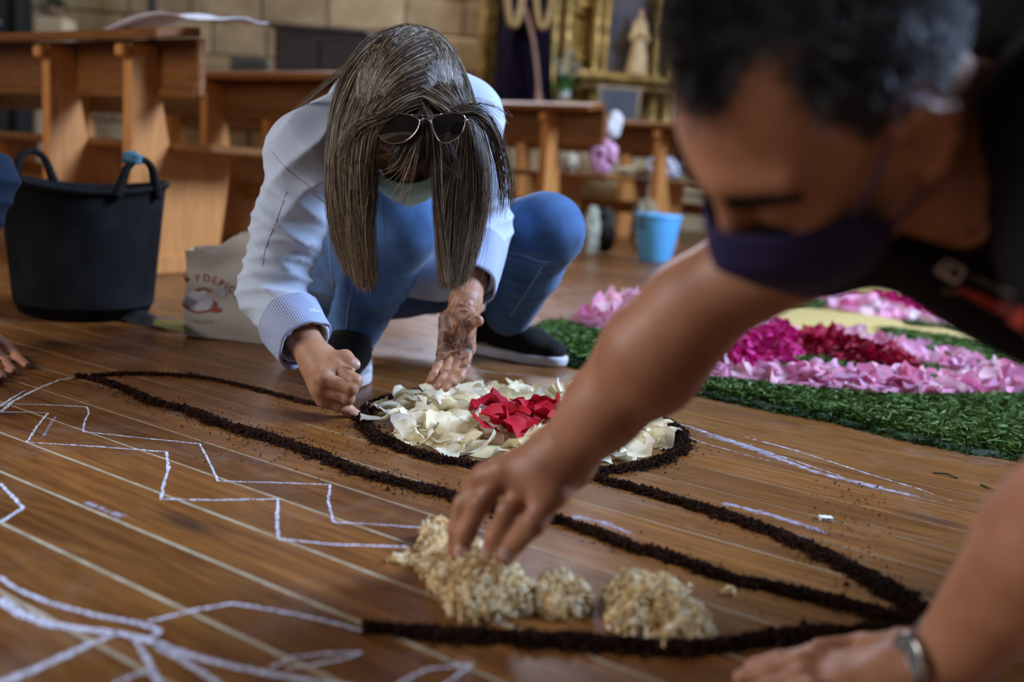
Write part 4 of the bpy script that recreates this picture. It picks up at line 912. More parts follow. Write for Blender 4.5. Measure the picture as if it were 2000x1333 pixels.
m_shav.col(m_shav.ramp(a_.outputs['Fac'], [(0., (.58, .34, .13)), (.3, (.84, .60, .27)), (.7, (.93, .78, .46)), (1., (.96, .92, .76))]))
shavings('wood_shavings', [(860, 1085, .026, .034), (875, 1120, .030, .03), (900, 1150, .034, .03), (950, 1165, .040, .045), (980, 1180, .030, .035), (935, 1190, .034, .03), (850, 1060, .018, .028), (905, 1105, .028, .03)], 6500, 'largest heap of pale wood shavings under the reaching hand', 61, m_shav.m)
shavings('wood_shavings', [(1085, 1180, .022, .034), (1110, 1185, .022, .028), (1060, 1185, .016, .024), (1095, 1195, .02, .02)], 2000, 'small middle heap of pale wood shavings', 62, m_shav.m)
shavings('wood_shavings', [(1240, 1190, .032, .036), (1275, 1210, .038, .040), (1320, 1230, .030, .030), (1235, 1225, .024, .022), (1350, 1245, .018, .018), (1290, 1185, .024, .030)], 5000, 'right heap of yellowish wood shavings above near soil line', 63, m_shav.m)
shavings('stray_shavings', [(780, 1098, .008, .005), (805, 1102, .010, .006), (800, 1085, .006, .006), (1022, 1200, .008, .006), (1035, 1192, .008, .006), (1290, 1262, .012, .008), (1385, 1250, .008, .006), (1420, 1160, .005, .004), (1340, 1160, .007, .008)], 260, 'stray curls of wood shavings scattered around the heaps', 64, m_shav.m)
V, F = crumple(G(1612, 1017)+(0, 0, .002), (.005, .0035, .002), 71, .4, .0006); o = obj('paper_scrap', V, F, m_paperw, None); tag(o, 'tiny white scrap on the boards between chalk streaks and soil', 'scrap')
for i, (a, b2, lb) in enumerate((((1915, 948), (1972, 982), 'single long grass blade on the floor at right edge'), ((1822, 925), (1870, 936), 'single grass blade on the floor below the grass border'), ((1905, 1040), (1935, 1052), 'short grass blade near the man\'s near arm'))):
    p, q_ = G(*a), G(*b2); mid = (p+q_)/2+np.array([.004, .004, .003]); o = MB().tube([p+(0, 0, .001), mid, q_+(0, 0, .001)], .0012, 5).build('grass_blade', m_moundg, None); tag(o, lb, 'grass blade')
# ------------------------------------------------------------------ people
def skinmat(name, a, b, dirt=None, rough=.5):
    x = M(name, a, rough, spec=.4); x.set('Subsurface Weight', .12); x.set('Subsurface Radius', (.012, .005, .003)); x.set('Subsurface Scale', .5)
    n = x.noise(x.world(), 22, 4); n2 = x.noise(x.world(), 420, 3); c = x.ramp(n, [(.32, b), (.66, a)])
    if dirt:
        # earth rubbed into the skin of the hands
        for ctr, rad, amt in dirt:
            sb = x.n('ShaderNodeVectorMath', operation='DISTANCE'); g = x.n('ShaderNodeNewGeometry'); x.l(g.outputs['Position'], sb.inputs[0]); sb.inputs[1].default_value = tuple(ctr)
            near = x.math('SUBTRACT', 1., x.math('DIVIDE', sb.outputs['Value'], rad)); nn = x.noise(x.world((1, 1, 1)), 48, 6, .7, 1.2)
            f = x.ramp(x.math('ADD', nn, x.math('MULTIPLY', near, .25)), [(.56, 0.), (.70, amt)])
            c = x.mix(x.math('MULTIPLY', f, x.math('GREATER_THAN', near, 0.)), c, (.045, .016, .008))
    x.col(c); x.bump(x.mix(.4, n2, x.noise(x.world(), 130, 3)), .22, .0010); return x.m
def head_sdf(S, C, f, l, u, s=1., ears=True):
    A = lambda a, b, c_: C+s*(f*a+l*b+u*c_); ax = np.array([f, l, u])
    S.ell(A(-.012, 0, .035), np.array((.100, .079, .088))*s, ax, k=.02)
    S.ell(A(.030, 0, -.025), np.array((.066, .060, .088))*s, ax, k=.03)
    for g in (-1, 1):
        S.cone(A(.0, g*.055, -.055), A(.070, g*.020, -.108), .016*s, .016*s, .03)
        S.cone(A(.088, g*.008, .026), A(.070, g*.050, .028), .010*s, .009*s, .016)          # brow
        S.ell(A(.066, g*.042, -.028), np.array((.024, .022, .022))*s, ax, k=.02)            # cheek bone
        S.ell(A(.100, g*.032, -.002), np.array((.018, .017, .013))*s, ax, k=.012, mode='sub')
        S.ell(A(.078, g*.032, -.002), np.array((.0155, .016, .0135))*s, ax, k=.004)         # closed lid
        S.cone(A(.0905, g*.020, -.009), A(.084, g*.044, -.008), .0022*s, .002*s, .003)      # lash line
        if ears:
            S.cone(A(.006, g*.073, -.015), A(.0, g*.086, .012), .014*s, .013*s, .01)
            e0 = [A(.009, g*.080, -.036), A(.002, g*.087, -.028), A(-.010, g*.096, -.006), A(-.013, g*.100, .016), A(-.001, g*.098, .032), A(.014, g*.089, .028), A(.016, g*.081, .010)]
            S.chain(e0, [.0065*s, .006*s, .0045*s, .0048*s, .005*s, .0045*s, .004*s], .005)
            S.ell(A(.007, g*.098, .006), np.array((.009, .017, .013))*s, ax, k=.003, mode='sub')
    S.cone(A(.090, 0, .012), A(.108, 0, -.028), .0085*s, .0120*s, .012)                      # nose
    for g in (-1, 1): S.ell(A(.103, g*.013, -.032), np.array((.010, .008, .008))*s, ax, k=.006)
    S.cone(A(.082, -.018, -.064), A(.082, .018, -.064), .011*s, .011*s, .012)
    S.cone(A(.078, -.014, -.075), A(.078, .014, -.075), .010*s, .010*s, .012)
    S.ell(A(.073, 0, -.103), np.array((.020, .022, .018))*s, ax, k=.016)
def hand(S, wrist, mcps, fingers, thumb, rw=.024, rk=.0115, fr=(.0098, .0090, .0082, .0072), k=.006, rp=.013):
    wrist = np.array(wrist); c = np.mean(mcps, 0)
    for m_ in mcps: S.cone(wrist+(m_-c)*.45, m_, rp, rk, .014)
    for a, b in zip(mcps[:-1], mcps[1:]): S.cone(a, b, rk*.95, rk*.95, .008)
    S.cone(wrist, c*.5+wrist*.5, rw*.82, rp*1.1, .018)
    for m_, fg in zip(mcps, fingers):
        P = [m_]+list(fg); R = [fr[0]]+[fr[1], fr[2], fr[3], fr[3]*.9][:len(fg)]
        S.chain(P, R, k)
        for j, p in enumerate(P[1:-1]): S.ell(p, np.full(3, R[j+1]*1.09), k=.004)
    P = [wrist*.75+thumb[0]*.25]+list(thumb); R = [.015, .0145, .0115, .0100, .0088][:len(P)]
    S.chain(P, R, .008)
def nails(par, list_, mat):
    for c, n, t, w_, l_ in list_:
        n = np.array(n)/np.linalg.norm(n); t = np.array(t)-n*np.dot(t, n); t /= np.linalg.norm(t); s_ = np.cross(n, t); P = []
        for i in range(6):
            v = -1+2*i/5; row = []
            for j in range(6):
                q = -1+2*j/5; ww = w_*math.sqrt(max(1-.5*abs(v)**4, .1)); row.append(c+t*v*l_+s_*q*ww-n*(q*q*.0016))
            P.append(row)
        MB().sheet(P).build('fingernail', mat, par)
# ---- the crouching woman
P_ = lambda x, y, d: D(x, y, d)
W = empty('person', G(800, 735), 'woman crouching in pale blue shirt and jeans, sunglasses on her head, long hair hanging', 'person')
hc = P_(802, 222, 1.565); hf = cs((-.03, -.90, .44)); hf /= np.linalg.norm(hf); hu = cs((.04, .42, .90)); hu -= hf*(hu@hf); hu /= np.linalg.norm(hu); hl = np.cross(hu, hf)
shR, elR, wrR = P_(606, 300, 1.74), P_(530, 572, 1.76), P_(622, 708, 1.655)
shL, elL, wrL = P_(905, 232, 1.87), P_(945, 445, 1.93), P_(909, 590, 1.775)
hipR, hipL = P_(668, 525, 2.24), P_(850, 515, 2.30); knR, knL = P_(782, 442, 1.80), P_(1066, 452, 2.02); anR, anL = P_(688, 648, 1.99), P_(992, 612, 2.22)
nb, chest, waist, pel = P_(800, 185, 1.84), P_(765, 250, 1.93), P_(765, 390, 2.14), P_(765, 500, 2.27)
wmin = np.array([-.72, 1.30, 0.]); wmax = np.array([.42, 2.62, .74])
S = SDF(np.array([-.62, 1.38, -.01]), np.array([.40, 2.52, .72]), .0052)
S.cone(nb, hc-hu*.05-hf*.02, .056, .048, .02); S.cone(nb, chest, .07, .10, .03); S.cone(chest, waist, .11, .105, .03); S.cone(waist, pel, .11, .13, .03)
for a, b, c, r3 in ((shR, elR, wrR, 1), (shL, elL, wrL, 1)): S.chain([nb, a], [.05, .045], .03); S.chain([a, b], [.045, .038], .02); S.chain([b, b+(c-b)*.3, c], [.036, .036, .0255], .012)
for a, b, c in ((hipR, knR, anR), (hipL, knL, anL)): S.chain([pel, a, b], [.10, .085, .055], .03); S.chain([b, b+(c-b)*.35, c], [.05, .05, .034], .02)
toeR, heelR = G(668, 762)+(0, 0, .03), anR*1.; heelR[2] = .03; heelR = heelR+np.array([0, .045, 0])
toeL, heelL = G(1085, 715)+(0, 0, .028), G(945, 690)+(0, 0, .035)
S.chain([anR, heelR, toeR], [.03, .026, .022], .02); S.chain([anL, heelL, toeL], [.03, .026, .022], .02)
V, F = S.mesh(2); drop_under(V, F)
# finer pieces of the same skin: head and hands are grown in their own dense grids and joined into the body mesh
def joined(parts):
    n = 0; VV = []; FF = []
    for V, F in parts: VV.append(V); FF.append(F+n); n += len(V)
    return np.vstack(VV), np.vstack(FF)
S2 = SDF(hc-.17, hc+.17, .0032); head_sdf(S2, hc, hf, hl, hu, .94); S2.cone(nb, hc-hu*.05-hf*.02, .056, .048, .02); hV, hF = S2.mesh(2)
# right hand: closed fist, little finger drawing along the floor
z_ = lambda cx, cy: (590+cx/6.665, 620+cy/6.665)
wp = lambda cx, cy, d: D(*z_(cx, cy), d)
mc_ = [wp(455, 640, 1.625), wp(285, 790, 1.610), wp(245, 930, 1.618), wp(300, 1080, 1.632)]
fg = [[wp(700, 830, 1.605), wp(640, 905, 1.635), wp(520, 850, 1.655)], [wp(640, 930, 1.600), wp(600, 985, 1.63), wp(470, 950, 1.65)],
      [wp(600, 1050, 1.612), wp(590, 1060, 1.64), wp(450, 1030, 1.655)], [wp(480, 1150, 1.635), wp(610, 1215, 1.648), wp(715, 1262, 1.658)]]
th = [wp(430, 560, 1.64), wp(560, 520, 1.635), wp(685, 615, 1.625)]
S3 = SDF(np.minimum.reduce(mc_+[wrR]+sum(fg, []))-.07, np.maximum.reduce(mc_+[wrR]+sum(fg, []))+.07, .0022)
S3.cone(elR, wrR, .036, .0275, .012); hand(S3, wrR+(wp(380, 850, 1.63)-wrR)*.12, mc_, fg, th, .026, .0125, (.0114, .0106, .0094, .0076), .0028, .0145)
S3.cone(wrR, wp(330, 850, 1.64), .026, .030, .02, n=cs((0, 0, 1.)), sq=.8)
V3, F3 = S3.mesh(2); drop_under(V3, F3)
# left hand: open, palm turned to the viewer, smeared with soil
y_ = lambda cx, cy, d: D(440+cx/2.777, 480+cy/2.777, d)
m4 = [y_(1320, 560, 1.745), y_(1275, 590, 1.735), y_(1225, 600, 1.735), y_(1182, 590, 1.745)]
f4 = [[y_(1302, 665, 1.708), y_(1272, 712, 1.693), y_(1240, 748, 1.683)], [y_(1250, 690, 1.700), y_(1222, 738, 1.684), y_(1196, 776, 1.675)],
      [y_(1200, 690, 1.700), y_(1176, 732, 1.686), y_(1150, 766, 1.678)], [y_(1152, 662, 1.710), y_(1132, 702, 1.698), y_(1108, 735, 1.690)]]
t4 = [y_(1300, 360, 1.745), y_(1335, 410, 1.725), y_(1372, 408, 1.71)]
S4 = SDF(np.minimum.reduce(m4+[wrL]+sum(f4, []))-.07, np.maximum.reduce(m4+[wrL]+sum(f4, []))+.06, .0022)
S4.cone(elL, wrL, .036, .0275, .012); hand(S4, wrL, m4, f4, t4, .026, .0118, (.0094, .0084, .0078, .0068), .0016, .0130)
S4.cone(y_(1290, 380, 1.745), y_(1290, 500, 1.735), .017, .015, .012); S4.cone(y_(1200, 400, 1.765), y_(1195, 520, 1.75), .015, .013, .012)
S4.ell(y_(1245, 480, 1.725), (.014, .012, .022), k=.012, mode='sub')
V4, F4 = S4.mesh(2)
m_skinw = skinmat('woman_skin', (.46, .235, .135), (.36, .165, .09), [(y_(1240, 490, 1.735), .085, .85), (wp(500, 900, 1.62), .05, .35)])
V, F = joined([(V, F), (hV, hF), (V3, F3), (V4, F4)]); obj('body', V, F, m_skinw, W)
m_nail = M('fingernail', (.55, .33, .26), .3).m
cam_n = cs((0, .25, 1.))
nails(W, [(wp(735, 1262, 1.652)+cs((0, .0, .0065)), cs((.2, .6, .8)), cs((1, -.45, 0)), .0048, .0055), (wp(700, 600, 1.617)+cs((0, .0, .008)), cs((.35, .3, 1)), cs((1, -.7, 0)), .0062, .007)], m_nail)
# cloth
def clothmat(name, a, b, weave=900., rough=.8, bump=.25, twill=False, fade=None):
    x = M(name, a, rough, spec=.2); x.set('Sheen Weight', .15); n = x.noise(x.world(), 9, 5, .6)
    
    n2 = x.noise(x.world(), weave, 2); c = x.ramp(n, [(.3, b), (.7, a)]); x.col(x.mix(.25, c, x.ramp(n2, [(.35, .6), (.7, 1.15)]), 'MULTIPLY')); x.bump(n2, bump, .0008); return x
m_shirt = clothmat('pale_blue_cotton', (.52, .59, .72), (.46, .53, .66)).m
m_denim = clothmat('blue_denim', (.075, .18, .39), (.022, .054, .135), 700, .85, .4, True).m
def folds(V, F, spots, seed, base=.0018, sc=7.):
    N = normals(V, F); d = base*nz(V, sc, seed, 3)
    for c, ax, R, fr, amp in spots:
        q = V-c; r2 = (q**2).sum(1)/(R*R); ax = np.array(ax)/np.linalg.norm(ax); ph = (q@ax)*fr+1.6*nz(V, 9, seed+5, 2)
        d += amp*np.exp(-r2)*(1-2*np.abs(np.sin(ph*.5))**.7)
    return V+N*d[:, None]
S = SDF(np.array([-.66, 1.38, .05]), np.array([.30, 2.52, .76]), .005)
S.cone(nb+(P_(765, 250, 1.93)-nb)*.0, chest, .082, .122, .03); S.cone(chest, waist, .132, .130, .03); S.cone(waist, pel, .130, .135, .03)
S.cone(nb, shR, .070, .068, .04); S.cone(nb, shL, .070, .066, .04); S.cone(chest, shR, .10, .07, .04); S.cone(chest, shL, .10, .068, .04)
fR = elR+(wrR-elR)*.60; fL = elL+(wrL-elL)*.62
S.chain([shR, shR+(elR-shR)*.55, elR], [.069, .065, .060], .02); S.cone(elR, fR, .058, .052, .015)
S.chain([shL, shL+(elL-shL)*.5, elL], [.067, .060, .057], .02); S.cone(elL, fL, .055, .048, .015)
S.cone(elR+(fR-elR)*.7, wrR, .040, .040, .006, 'sub'); S.cone(elL+(fL-elL)*.7, wrL, .037, .037, .006, 'sub')
S.cone(P_(760, 520, 2.16), P_(860, 545, 2.10), .06, .05, .03)
V, F = S.mesh(2)
ua = (elR-shR)/np.linalg.norm(elR-shR); fa = (fR-elR)/np.linalg.norm(fR-elR); ul = (elL-shL)/np.linalg.norm(elL-shL)
V = folds(V, F, [(elR+cs((.03, .02, .02)), ua+fa*.4, .085, 230, .0055), (shR+(elR-shR)*.55, ua+cs((-.4, .2, 0)), .12, 130, .0045), (shR+cs((.06, -.03, .05)), cs((.7, -.7, 0)), .12, 110, .007),
    (elL+cs((-.02, -.03, .03)), ul, .09, 210, .0055), (shL+(elL-shL)*.5, ul+cs((.3, .3, 0)), .12, 120, .0035), (P_(560, 450, 1.7), cs((.45, .9, 0)), .11, 120, .005)], 3, .0022)
sh = obj('shirt', V, F, m_shirt, W)
# gingham turned-up cuffs
def gingham():
    x = M('gingham_check', (.5, .58, .75), .8, spec=.2); u_ = x.n('ShaderNodeUVMap'); sp = x.n('ShaderNodeSeparateXYZ'); x.l(u_.outputs[0], sp.inputs[0])
    a = x.math('GREATER_THAN', x.math('FRACT', sp.outputs[0]), .5); b_ = x.math('GREATER_THAN', x.math('FRACT', sp.outputs[1]), .5)
    x.col(x.ramp(x.math('MULTIPLY', x.math('ADD', a, b_), .5), [(0., (.70, .76, .90)), (.5, (.30, .36, .56)), (1., (.09, .12, .27))])); x.N['Color Ramp'].color_ramp.interpolation = 'CONSTANT'
    e = x.N['Color Ramp'].color_ramp.elements; e[0].position = 0; e[1].position = .4; e[2].position = .8; return x.m
m_ging = gingham()
def cuff(a, b, r0, r1, name, seed, flare=.12, seg=48, rows=14, tilt=0.):
    ax = (b-a); L = np.linalg.norm(ax); ax /= L; e1 = np.cross(ax, cs((0, 0, 1.))); e1 /= np.linalg.norm(e1); e2 = np.cross(ax, e1); P = []
    for i in range(rows):
        t = i/(rows-1); row = []
        for k in range(seg):
            th_ = 2*pi*k/seg; r_ = (r0+(r1-r0)*t)*(1+.035*sin(3*th_+seed)+.02*sin(7*th_+t*4+seed)); row.append(a+ax*(L*t+.006*sin(2*th_+seed)+tilt*cos(th_+seed))+r_*(e1*cos(th_)+e2*sin(th_)))
        P.append(row)
    P = np.array(P); outer = P; inner = a+(P-a)-(P-(a+ax*((P-a)@ax)[..., None]))*.07
    al = np.concatenate([outer, inner[::-1]]); mb = MB(); mb.sheet(al, True)
    o = mb.build(name, m_ging, W); uv = o.data.uv_layers.new(name='UVMap'); rows2 = len(al)
    ck = 2*pi*r0/.0042
    for p in o.data.polygons:
        i, k = divmod(p.index, seg)
        for li, (ii, kk) in zip(p.loop_indices, ((i, k), (i, k+1), (i+1, k+1), (i+1, k))): uv.data[li].uv = (kk/seg*round(ck), ii/(rows-1)*L/.0042)
    return o
cuff(elR+(wrR-elR)*.36, elR+(wrR-elR)*.74, .058, .052, 'cuff', 1., tilt=.010); cuff(elL+(wrL-elL)*.30, elL+(wrL-elL)*.78, .056, .050, 'cuff', 2.4, tilt=.008)
# seams and placket lines on the shirt
m_seam = simple('shirt_seam', (.40, .47, .60), (.36, .43, .56), 60, .8, .2)
from mathutils.bvhtree import BVHTree
def onsurf(V, F, pts, off=.0015):
    bt = BVHTree.FromPolygons([tuple(v) for v in V], [tuple(int(i) for i in f) for f in F]); out = []
    for p in pts:
        d = p-CC; d /= np.linalg.norm(d); h = bt.ray_cast(mathutils.Vector(CC), mathutils.Vector(d))
        if h[0] is not None: out.append(np.array(h[0])+np.array(h[1])*off*(1 if np.dot(h[1], d) < 0 else -1))
    return out
def seam(V, F, px, r_, name, mat, par, n=40):
    q = onsurf(V, F, [D(x, y, 1.5) for x, y in smoothpts(np.array([(a, b) for a, b in px]), n)], r_*.35)
    if len(q) > 3: return MB().tube(q, r_, 5).build(name, mat, par)
seam(V, F, [(528, 292), (560, 330), (600, 362), (640, 400)], .0009, 'seam', m_seam, W); seam(V, F, [(560, 375), (540, 430), (520, 480), (512, 520)], .0007, 'seam', m_seam, W)
# jeans
S = SDF(np.array([-.50, 1.60, .02]), np.array([.42, 2.58, .56]), .005)
S.cone(pel, hipR, .14, .115, .04); S.cone(pel, hipL, .14, .115, .04)
S.chain([hipR, hipR+(knR-hipR)*.5, knR], [.108, .092, .074], .02); S.chain([knR, knR+(anR-knR)*.4, knR+(anR-knR)*.97], [.070, .067, .053], .015)
S.chain([hipL, hipL+(knL-hipL)*.5, knL], [.110, .094, .079], .02); S.chain([knL, knL+(anL-knL)*.4, knL+(anL-knL)*.97], [.074, .070, .055], .015)
S.cut(anR+(knR-anR)*.02, anR-knR) if 0 else None
V, F = S.mesh(2); kl = (anL-knL)/np.linalg.norm(anL-knL)
V = folds(V, F, [(knL+(anL-knL)*.35+cs((-.04, .0, .05)), kl+cs((.5, 0, 0)), .09, 200, .006), (knR+(anR-knR)*.5, (anR-knR), .09, 150, .003), (hipR+cs((-.02, -.03, .1)), cs((.3, 1, 0)), .1, 160, .004), (anL+cs((0, .02, .05)), kl, .05, 260, .004)], 9, .0018)
obj('jeans', V, F, m_denim, W)
m_stitch = simple('jeans_stitching', (.30, .42, .62), (.22, .32, .5), 200, .8, .2)
for px in ([(696, 520), (688, 560), (681, 600), (677, 642)], [(985, 492), (1020, 498), (1052, 510), (1072, 512)], [(1060, 520), (1035, 560), (1012, 595), (995, 620)], [(640, 440), (645, 500), (652, 560)]): seam(V, F, px, .0012, 'stitched_seam', m_stitch, W)
# shoes
m_shoe = simple('black_mesh_shoe', (.007, .007, .006), (.014, .014, .013), 120, .85, .6, spec=.2); m_sole = simple('white_shoe_sole', (.66, .68, .72), (.55, .56, .6), 14, .6, .1)
def shoe(an, heel, toe, name='shoe', wdt=.040, seed=1, hi_=0.):
    d = toe-heel; d[2] = 0; L = np.linalg.norm(d); d /= L; s_ = np.array([-d[1], d[0], 0]); up = np.array([0, 0, 1.]); h0 = np.array([heel[0], heel[1], 0]); lo = np.minimum(h0, h0+d*L)-.12; hi = np.maximum(h0, h0+d*L)+.12; lo[2] = -.01; hi[2] = .18
    S = SDF(lo, hi, .0035); e = np.array([an[0], an[1], 0])
    S.chain([h0+up*.045, h0+d*L*.35+up*(.048+hi_), h0+d*L*.68+up*(.040+hi_*.6), h0+d*L*.95+up*.032], [wdt*.86, wdt*.92, wdt*1.04, wdt*.78], .02, n=up, sq=.85)
    S.cone(h0+up*.06, an+up*.0, wdt*.84, wdt*.98, .02)
    S.cone(an+up*.03, an+up*.16, .030, .036, .006, 'sub')
    S.cut(np.array([0, 0, .018]), (0, 0, -1)); S.cut(an+up*.022, up+d*.25)
    V, F = S.mesh(2); up_ = obj(name, V, F, m_shoe, W)
    S = SDF(lo, hi, .0032); S.chain([h0+up*.014, h0+d*L*.35+up*.014, h0+d*L*.68+up*.014, h0+d*L*.96+up*.016], [wdt*.92, wdt*.95, wdt*1.10, wdt*.84], .02); S.cut(np.array([0, 0, .024]), up); S.cut(np.array([0, 0, .001]), -up)
    V, F = S.mesh(2); obj('sole', V, F, m_sole, up_)
    mb = MB(); 
    for k in range(5):
        t = .42+.085*k; c = h0+d*L*t+up*(.094-.012*k); mb.tube(smoothpts([c-s_*.020-up*.006, c+up*.002, c+s_*.020-up*.006], 9), .0024, 6)
    mb.build('laces', simple('dark_laces%d' % seed, (.03, .03, .028), (.05, .05, .045), 90, .8, .3), up_); return up_
shoe(anR+(0, 0, .018), heelR, toeR, seed=1, hi_=.028); shoe(anL, heelL, toeL, seed=2)
# surgical mask (the woman's)
def facemask(C, f, l, u, s, pts, mat, par, name='face_mask', n=18, m_=26, th=.0012):
    """pts: rows of (f, l, u) half profiles from nose to chin: ridge, mid, edge"""
    rows = []
    K = len(pts)
    for i in range(n):
        t = i/(n-1)*(K-1); a = min(int(t), K-2); q = t-a; q = q*q*(3-2*q) if 0 else q
        r_, m1, e_ = [np.array(pts[a][j])*(1-q)+np.array(pts[a+1][j])*q for j in range(3)]; row = []
        for j in range(m_):
            v = -1+2*j/(m_-1); g = abs(v); b = (1-g)**2*r_+2*g*(1-g)*m1+g*g*e_; row.append(C+s*(f*b[0]+l*b[1]*np.sign(v)+u*b[2]))
        rows.append(row)
    o = MB().sheet(rows).build(name, mat, par); md = o.modifiers.new('thick', 'SOLIDIFY'); md.thickness = th; return o
m_mask = simple('light_blue_mask', (.36, .62, .66), (.42, .70, .74), 60, .7, .2)
facemask(hc, hf, hl, hu, .94, [((.128, 0, -.018), (.125, .050, -.020), (.050, .070, -.030)), ((.137, 0, -.040), (.130, .060, -.042), (.040, .074, -.045)), ((.128, 0, -.080), (.125, .058, -.080), (.040, .070, -.065)), ((.105, 0, -.122), (.085, .050, -.120), (.030, .066, -.085))], m_mask, W)
# hair
def hairmat(name, stops, rough=.50, spec=.35):
    x = M(name, (.1, .07, .05), rough, spec=spec); a = x.n('ShaderNodeAttribute'); a.attribute_name = 'tone'; x.col(x.ramp(a.outputs['Fac'], stops)); x.set('Anisotropic', .6) ; return x.m
m_hairw = hairmat('streaked_brown_hair', [(0., (.022, .014, .011)), (.35, (.060, .038, .026)), (.55, (.14, .095, .060)), (.72, (.32, .24, .145)), (.85, (.48, .40, .28)), (1., (.50, .48, .46))])
def strands(name, paths, rads, tone, mat, par, seg=3):
    """paths (n, k, 3)"""
    n, k = paths.shape[:2]; T = np.gradient(paths, axis=1); T /= np.linalg.norm(T, axis=2)[..., None]+1e-9
    ref = np.tile(_f, (n, k, 1)); A = np.cross(T, ref); A /= np.linalg.norm(A, axis=2)[..., None]+1e-9; B = np.cross(T, A)
    V = np.stack([paths+rads[:, :, None]*(A*cos(2*pi*j/seg+.5)+B*sin(2*pi*j/seg+.5)) for j in range(seg)], 2).reshape(-1, 3)
    i = np.arange(k-1)[:, None]*seg; j = np.arange(seg)[None]; j2 = (j+1) % seg
    q = np.stack([i+j, i+j2, i+seg+j2, i+seg+j], -1).reshape(-1, 4); F = (q[None]+(np.arange(n)*k*seg)[:, None, None]).reshape(-1, 4)
    o = obj(name, V, F, mat, par, True); at = o.data.attributes.new('tone', 'FLOAT', 'POINT'); at.data.foreach_set('value', np.repeat(tone.reshape(-1), seg).astype(np.float32)); return o
def lock(guides, n, seed, jit=.004, width=.00044, k=22, tip=.35, tonebase=.4, clump=.6, lenv=.12):
    r = np.random.default_rng(seed); Gd = np.array([smoothpts([D(*q) for q in g], k) for g in guides]); m_ = len(Gd)
    x = r.random(n)*(m_-1); a = x.astype(int).clip(0, m_-2); q = x-a; base = Gd[a]*(1-q)[:, None, None]+Gd[a+1]*q[:, None, None]
    t = np.linspace(0, 1, k)
    # clumps: strands converge on random partners toward the ends
    nc = max(n//28, 3); cx = r.random(nc)*(m_-1); ci = np.argmin(np.abs(cx[None]-x[:, None]+.25*r.normal(size=(n, nc))*.4), axis=1); xc = cx[ci]; ac = xc.astype(int).clip(0, m_-2); qc = xc-ac
    cen = Gd[ac]*(1-qc)[:, None, None]+Gd[ac+1]*qc[:, None, None]; cj = r.normal(size=(nc, 3))*jit*1.3
    w_ = (clump*t**1.2)[None, :, None]; P = base*(1-w_)+(cen+cj[ci][:, None])*w_
    off = r.normal(size=(n, 3))*jit; wob = r.normal(size=(n, 3))*jit*.8; ph = r.random(n)*6
    P = P+off[:, None]*(.9-.6*t+.7*t*t)[None, :, None]+wob[:, None]*(np.sin(t[None]*5+ph[:, None])*t)[..., None]
    # length variation: stretch the parameter
    L = 1-lenv*r.random(n)**2*1.; idx = np.clip(t[None]*L[:, None]*(k-1), 0, k-1.001); i0 = idx.astype(int); fr = (idx-i0)[..., None]; ar = np.arange(n)[:, None]; P = P[ar, i0]*(1-fr)+P[ar, i0+1]*fr
    R = width*(.75+.5*r.random(n))[:, None]*(1-(1-tip)*t**3)[None]
    tn = np.clip(tonebase+.20*r.normal(size=n)+.28*(r.random(n) < .14)+.22*np.sin(cx[ci]*5.3+ci)*.5, 0, 1)[:, None]*np.ones(k)[None]; warm = .63+.10*r.normal(size=n)[:, None]
    u_ = np.clip((t-.58)/.4, 0, 1)[None]*.75; tn = tn*(1-u_)+warm*u_
    return P, R, tn
Lg = [[(800, 58, 1.70), (735, 76, 1.67), (688, 122, 1.63), (658, 190, 1.59), (646, 270, 1.565), (643, 350, 1.555), (653, 450, 1.55), (690, 535, 1.55)],
      [(810, 82, 1.63), (745, 103, 1.59), (698, 160, 1.545), (672, 230, 1.52), (661, 300, 1.515), (664, 380, 1.52), (676, 470, 1.53), (702, 552, 1.54)],
      [(817, 112, 1.555), (760, 138, 1.51), (713, 195, 1.49), (693, 260, 1.485), (686, 320, 1.49), (690, 400, 1.5), (698, 480, 1.51), (711, 560, 1.52)],
      [(821, 145, 1.495), (776, 163, 1.47), (735, 205, 1.46), (712, 260, 1.465), (704, 320, 1.475), (706, 400, 1.49), (712, 480, 1.5), (720, 560, 1.51)],
      [(826, 180, 1.462), (790, 192, 1.45), (757, 214, 1.447), (728, 256, 1.455), (716, 320, 1.47), (716, 400, 1.487), (718, 480, 1.5), (727, 548, 1.51)]]
Rg = [[(800, 58, 1.70), (852, 72, 1.67), (892, 120, 1.63), (915, 190, 1.59), (938, 265, 1.58), (952, 345, 1.575), (940, 435, 1.575), (908, 545, 1.57)],
      [(818, 88, 1.615), (862, 105, 1.575), (894, 160, 1.54), (911, 220, 1.525), (930, 290, 1.525), (936, 370, 1.535), (922, 460, 1.545), (896, 552, 1.55)],
      [(822, 120, 1.545), (862, 140, 1.505), (890, 190, 1.485), (905, 240, 1.49), (916, 310, 1.50), (916, 390, 1.52), (904, 470, 1.53), (884, 560, 1.54)],
      [(826, 158, 1.48), (860, 174, 1.465), (886, 205, 1.462), (901, 245, 1.47), (900, 310, 1.49), (892, 390, 1.51), (884, 470, 1.52), (873, 562, 1.53)],
      [(828, 190, 1.455), (856, 203, 1.447), (880, 222, 1.452), (892, 256, 1.462), (878, 320, 1.48), (866, 390, 1.5), (864, 470, 1.52), (868, 555, 1.53)]]
Bk = [[(800, 58, 1.70), (760, 66, 1.72), (720, 90, 1.75), (690, 130, 1.76), (672, 180, 1.75), (660, 240, 1.73), (655, 300, 1.70), (655, 360, 1.66)],
      [(805, 60, 1.69), (750, 70, 1.69), (705, 105, 1.68), (675, 150, 1.66), (655, 210, 1.64), (648, 280, 1.62), (645, 360, 1.60), (660, 440, 1.58)]]
